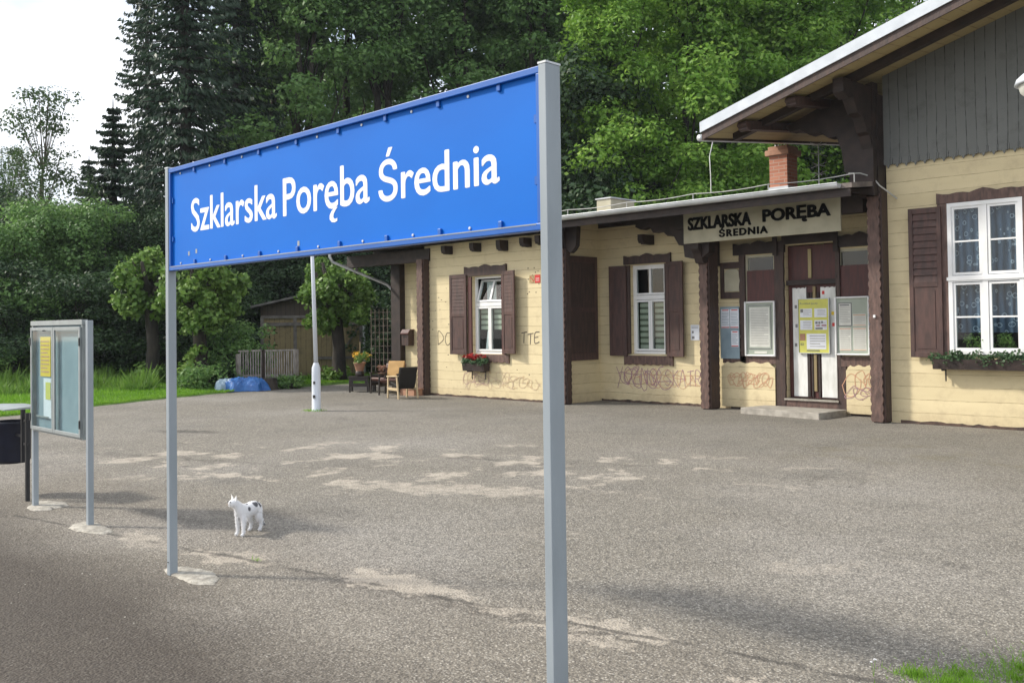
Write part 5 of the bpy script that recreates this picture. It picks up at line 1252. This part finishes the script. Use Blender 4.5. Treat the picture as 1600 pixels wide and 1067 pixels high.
# tarpaulin: crumpled sheet draped over a low heap
x, y = at(378, 30.2)
t = thing('tarpaulin_heap', (x, y, 0), 'crumpled blue tarpaulin over a low heap on the grass before the picket fence', 'tarpaulin')
def tarp(name, sx, sy, h, seed, mat, off):
    r_ = np.random.default_rng(seed); n = 34; ph = r_.uniform(0, 6.28, 12); fr_ = r_.uniform(4, 22, 12); di = r_.uniform(0, 6.28, 12)
    vs = []; fs = []
    for j in range(n+1):
        for i in range(n+1):
            u, v = i/n*2-1, j/n*2-1; e = max(0, 1-(abs(u)**3.2+abs(v)**3.2))
            cr_ = sum(abs(math.sin(fr_[k]*(u*math.cos(di[k])+v*math.sin(di[k]))+ph[k]))**.7*(.5/(1+fr_[k]*.16)) for k in range(12))/4.5
            z = h*(e**.45)*(.45+1.15*cr_) + .02*abs(math.sin(u*14+v*9))
            rr = 1+.10*math.sin(u*7+ph[0])+.08*math.sin(v*8+ph[1])
            vs.append((off[0]+u*sx*rr, off[1]+v*sy*rr, max(.01, z)+off[2]))
    for j in range(n):
        for i in range(n): a = j*(n+1)+i; fs.append((a, a+1, a+n+2, a+n+1))
    o = MB().add(vs, fs).build(name, mat, t, world=False)
    return o
tg = math.atan2(y, x)+math.pi/2
t.rotation_euler = (0, 0, tg-math.pi)
tarp('tarpaulin', .72, .5, .46, 5, mt['tarp'], (.10, 0, 0)); tarp('faded_cover', .42, .45, .44, 9, mt['tarplight'], (-.42, .12, 0))

# trellis
t = thing('wooden_trellis', (-23.75, 17.9, 0), 'tall wooden lattice trellis standing left of the building corner', 'trellis')
A_, B_ = Vector((*at(580, 30.2), 0)), Vector((*at(612, 29.7), 0)); d = B_-A_
b = MB()
for k in range(6): b.obox(A_+d*k/5+Vector((0,0,.05)), A_+d*k/5+Vector((0,0,2.45)), .018, .02, (0,1,0))
b.build('uprights', mt['barkpale'], t)
b = MB()
for k in range(11): z = .25+k*.21; b.obox(A_+Vector((0,0,z)), B_+Vector((0,0,z)), .012, .014)
b.build('laths', mt['barkpale'], t)

# ------------------------------------------------------------------ garden furniture
def armchair(x, y, rz, label, cushion=None, seatm=None, woodm=None):
    t = thing('armchair', (x, y, 0), label, 'armchair', 'old armchairs by the corner post', rz); wd = woodm or mt['beech']; sm = seatm or mt['blackvinyl']
    for s in (-1, 1):
        MB().obox((.30, s*.28, 0), (.27, s*.28, .56), .05, .04, (0,1,0)).build('leg', wd, t, world=False, bevel=.006)
        MB().obox((-.34, s*.28, 0), (-.24, s*.28, .60), .05, .04, (0,1,0)).build('leg', wd, t, world=False, bevel=.006)
        MB().obox((.33, s*.28, .575), (-.30, s*.28, .60), .065, .035).build('armrest', wd, t, world=False, bevel=.008)
        MB().obox((.29, s*.28, .26), (-.28, s*.28, .25), .03, .07).build('side_rail', wd, t, world=False)
    b = MB(); b.prism([(.30,.36),(.32,.42),(.29,.46),(-.18,.37),(-.20,.27),(-.16,.25)], -.25, .25, 'Y')
    b.build('seat', sm, t, world=False, bevel=.03)
    b = MB(); b.prism([(-.16,.30),(-.25,.28),(-.42,.80),(-.40,.84),(-.33,.83)], -.25, .25, 'Y'); b.build('backrest', sm, t, world=False, bevel=.03)
    if cushion: MB().prism([(-.12,.50),(-.18,.48),(-.36,.90),(-.33,.93),(-.27,.92)], -.24, .24, 'Y').build('cushion', cushion, t, world=False, bevel=.03)
    return t
armchair(-19.98, 15.75, R(168), 'black armchair with pale wooden frame seen from behind, nearest the corner post', None)
armchair(-21.3, 16.45, R(-62), 'dark armchair with a tan back cushion, behind the pale-framed one', mt['tan'], mt['leather'], mt['darktable'])
armchair(-22.05, 16.75, R(-80), 'low brown leather armchair between the dark table and the tan-cushioned chair', None, mt['leather'], mt['darktable'])
def low_table(x, y, rz, L_, W_, H_, label, grp='low dark tables in the sitting corner'):
    t = thing('low_table', (x, y, 0), label, 'table', grp, rz)
    MB().box(-L_/2, L_/2, -W_/2, W_/2, H_-.035, H_).build('table_top', mt['darktable'], t, world=False, bevel=.006)
    b = MB()
    frame_rect(b, -L_/2+.03, L_/2-.03, H_-.30, H_-.036, -W_/2+.03, -W_/2+.05, .1); b.box(-L_/2+.03, -L_/2+.05, -W_/2+.06, W_/2-.06, H_-.30, H_-.036)
    b.build('apron', mt['darktable'], t, world=False)
    for sx in (-1, 1):
        for sy in (-1, 1): MB().box(sx*(L_/2-.05)-.025, sx*(L_/2-.05)+.025, sy*(W_/2-.05)-.025, sy*(W_/2-.05)+.025, 0, H_-.036).build('leg', mt['darktable'], t, world=False)
    return t
low_table(-23.0, 16.55, R(45), .62, .5, .46, 'dark square low table under the flower pot')
low_table(-22.5, 17.1, R(45), .75, .5, .50, 'longer dark low table right of the one with the flower pot')
t = thing('flower_pot', (-23.0, 16.55, .46), 'terracotta pot of yellow and orange flowers on the dark square table', 'flower pot')
MB().lathe([(0,0),(.13,0),(.135,.06),(.13,.14),(.12,.15)], (0,0,0), 18).build('stand', mt['darktable'], t, world=False, smooth=True)
MB().lathe([(.11,.15),(.17,.36),(.185,.37),(.185,.41),(.165,.41),(.15,.36),(0,.36)], (0,0,0), 18).build('pot', mt['terracotta'], t, world=False, smooth=True)
cl = [(random.uniform(-.2, .2), random.uniform(-.2, .2), .45+random.uniform(-.02, .2), random.uniform(.07, .12)) for i in range(14)]
mesh_obj('foliage', crown_mesh('foliage', cl, 4200, .030, .4, .6, .8), mt['leaf_lime'], t)
cl = [(random.uniform(-.24, .24), random.uniform(-.24, .24), .52+random.uniform(-.06, .2), random.uniform(.03, .06)) for i in range(16)]
mesh_obj('flowers', crown_mesh('flowers', cl, 9000, .022, .4, .9, .8), mt['petalyellow'], t)
MB().tube([(.02,0,.4),(0,.02,1.0)], .008, 5).build('cane', mt['beech'], t, world=False)
t = thing('flower_bowl', (-22.35, 16.85, .50), 'small bowl of orange flowers on the longer dark table', 'flower pot')
MB().lathe([(0,0),(.08,0),(.12,.08),(.11,.08),(0,.06)], (0,0,0), 14).build('bowl', mt['terracotta'], t, world=False, smooth=True)
cl = [(random.uniform(-.09, .09), random.uniform(-.09, .09), .15+random.uniform(0, .1), .06) for i in range(7)]
mesh_obj('flowers', crown_mesh('flowers', cl, 8000, .022, .4, .9, .8), mt['terracotta'], t)
t = thing('red_crate', (-20.6, 16.6, 0), 'low reddish wooden box standing behind the pale-framed armchair legs', 'box')
MB().box(-.3, .3, -.2, .2, 0, .17).box(-.32, .32, -.22, .22, .17, .19).build('box', mt['terracotta'], t, world=False)

# small white flower heads at the right verge
t = thing('white_wildflower', (-2.28, 4.96, 0), 'tiny white wildflower growing from the asphalt near the grass verge', 'flower')
b = MB(); b.tube([(0,0,0),(.01,0,.09)], .0015, 4); b.tube([(0,0,0),(-.015,.01,.07)], .0015, 4); b.build('stem', mt['grass'], t, world=False)
cl = [(.01, 0, .095, .008), (-.015, .01, .073, .006)]
mesh_obj('bloom', crown_mesh('bloom', cl, -24, .004, .5, .8, .6), mt['signwhite'], t)

# ------------------------------------------------------------------ cat
ct = thing('white_cat', (-8.03, 4.49, 0), 'white cat with grey patches standing on the asphalt, looking left', 'cat', rz=R(-62))
def skin(name, nodes, edges, mat, parent, sub=2, root=0):
    me = bpy.data.meshes.new(name); me.from_pydata([n[:3] for n in nodes], edges, []); o = bpy.data.objects.new(name, me); col.objects.link(o)
    md = o.modifiers.new('skin', 'SKIN'); md.use_smooth_shade = True
    for i, n in enumerate(nodes): me.skin_vertices[0].data[i].radius = (n[3], n[4] if len(n) > 4 else n[3])
    me.skin_vertices[0].data[root].use_root = True
    sd = o.modifiers.new('subd', 'SUBSURF'); sd.levels = sub; sd.render_levels = sub
    bpy.context.view_layer.update(); dg = bpy.context.evaluated_depsgraph_get()
    m2 = bpy.data.meshes.new_from_object(o.evaluated_get(dg)); bpy.data.objects.remove(o); m2.name = name
    m2.polygons.foreach_set('use_smooth', [True]*len(m2.polygons))
    return mesh_obj(name, m2, mat, parent)
nodes = [(-.13,0,.226,.058), (-.05,0,.218,.064), (.04,0,.218,.062), (.10,0,.232,.055), (.132,-.005,.268,.043), (.154,-.018,.300,.036), (.174,-.030,.318,.041), (.200,-.043,.312,.029), (.214,-.050,.305,.018),
         (.108,.034,.155,.025), (.114,.034,.085,.0155), (.118,.034,.026,.0125), (.142,.032,.012,.0135),
         (.10,-.034,.155,.025), (.098,-.036,.085,.0155), (.10,-.038,.026,.0125), (.126,-.043,.012,.0135),
         (-.13,.042,.17,.040), (-.112,.048,.120,.025), (-.162,.048,.078,.0145), (-.148,.046,.022,.012), (-.118,.046,.012,.0135),
         (-.125,-.042,.17,.040), (-.095,-.048,.120,.025), (-.145,-.048,.078,.0145), (-.130,-.050,.022,.012), (-.10,-.050,.012,.0135),
         (-.182,0,.236,.022), (-.210,.005,.19,.014), (-.222,.01,.12,.012), (-.235,.015,.06,.011), (-.255,.02,.035,.009)]
edges = [(0,1),(1,2),(2,3),(3,4),(4,5),(5,6),(6,7),(7,8),(3,9),(9,10),(10,11),(11,12),(3,13),(13,14),(14,15),(15,16),(0,17),(17,18),(18,19),(19,20),(20,21),(0,22),(22,23),(23,24),(24,25),(25,26),(0,27),(27,28),(28,29),(29,30),(30,31)]
body = skin('body', nodes, edges, mt['fur'], ct, root=1)
bm2 = body.data; nv = len(bm2.polygons); cen = np.array([p.center[:] for p in bm2.polygons]); nor = np.array([p.normal[:] for p in bm2.polygons]); ar = np.array([p.area for p in bm2.polygons])
ix = rng.choice(nv, 9000, p=ar/ar.sum()); jit = rng.normal(0, .004, (9000, 3)); nn = nor[ix]; dd = nn*.45+np.array([-.45, 0, -.55])+rng.normal(0, .25, (9000, 3)); dd /= np.linalg.norm(dd, axis=1, keepdims=True)
ln_ = rng.uniform(.004, .010, (9000, 1)); ww = np.cross(dd, nn+1e-3); ww /= np.linalg.norm(ww, axis=1, keepdims=True)
mesh_obj('fur', quads_mesh('fur', cen[ix]+jit-nn*(jit*nn).sum(1, keepdims=True)+dd*ln_*.6, dd*ln_, ww*.0012), mt['fur'], ct)
hd = Vector((.176,-.031,.320)); hdir = Vector((.89,-.45,0))
hs = Vector((-hdir.y, hdir.x, 0))*-1
for s in (-1, 1):
    e = hd+hs*s*.026-hdir*.006+Vector((0,0,.024)); tip = e+hs*s*.020+Vector((0,0,.044))-hdir*.002
    b = MB(); b.add([e-hs*s*.020+Vector((0,0,.006)), e+hs*s*.016-Vector((0,0,.016)), tip, e-hdir*.022], [(0,1,2),(1,3,2),(3,0,2),(0,3,1)]); b.build('ear', mt['white'], ct, world=False)
    q = hd+hdir*.040+hs*s*.020+Vector((0,0,.008)); b = MB(); b.lathe([(0,-.006),(.005,-.004),(.007,0),(.005,.004),(0,.006)], q, 8); b.build('eye', mt['black'], ct, world=False, smooth=True)
q = Vector((.231,-.058,.306)); MB().lathe([(0,-.004),(.004,-.003),(.005,0),(.004,.003),(0,.004)], q, 8).build('nose', mt['terracotta'], ct, world=False, smooth=True)
MB().tube([(-.232,.013,.075),(-.24,.016,.055),(-.258,.021,.036),(-.266,.022,.036)], [.011,.0125,.011,.004], 8).build('tail_tip', mt['black'], ct, world=False, smooth=True)

# ------------------------------------------------------------------ thin scattering volume added to lift the dark tones
hz = MB().box(-170, 60, -40, 190, -1.2, 60).build('added_haze', mt['dark']); tag(hz, kind='stuff')
hm = bpy.data.materials.new('added_haze_volume'); hm.use_nodes = True; hm.node_tree.nodes.clear()
ho = hm.node_tree.nodes.new('ShaderNodeOutputMaterial'); hv = hm.node_tree.nodes.new('ShaderNodeVolumePrincipled')
hv.inputs['Color'].default_value = (.86, .93, 1, 1); hv.inputs['Density'].default_value = .0003; hv.inputs['Anisotropy'].default_value = .1
hm.node_tree.links.new(hv.outputs[0], ho.inputs['Volume']); hz.data.materials.clear(); hz.data.materials.append(hm)
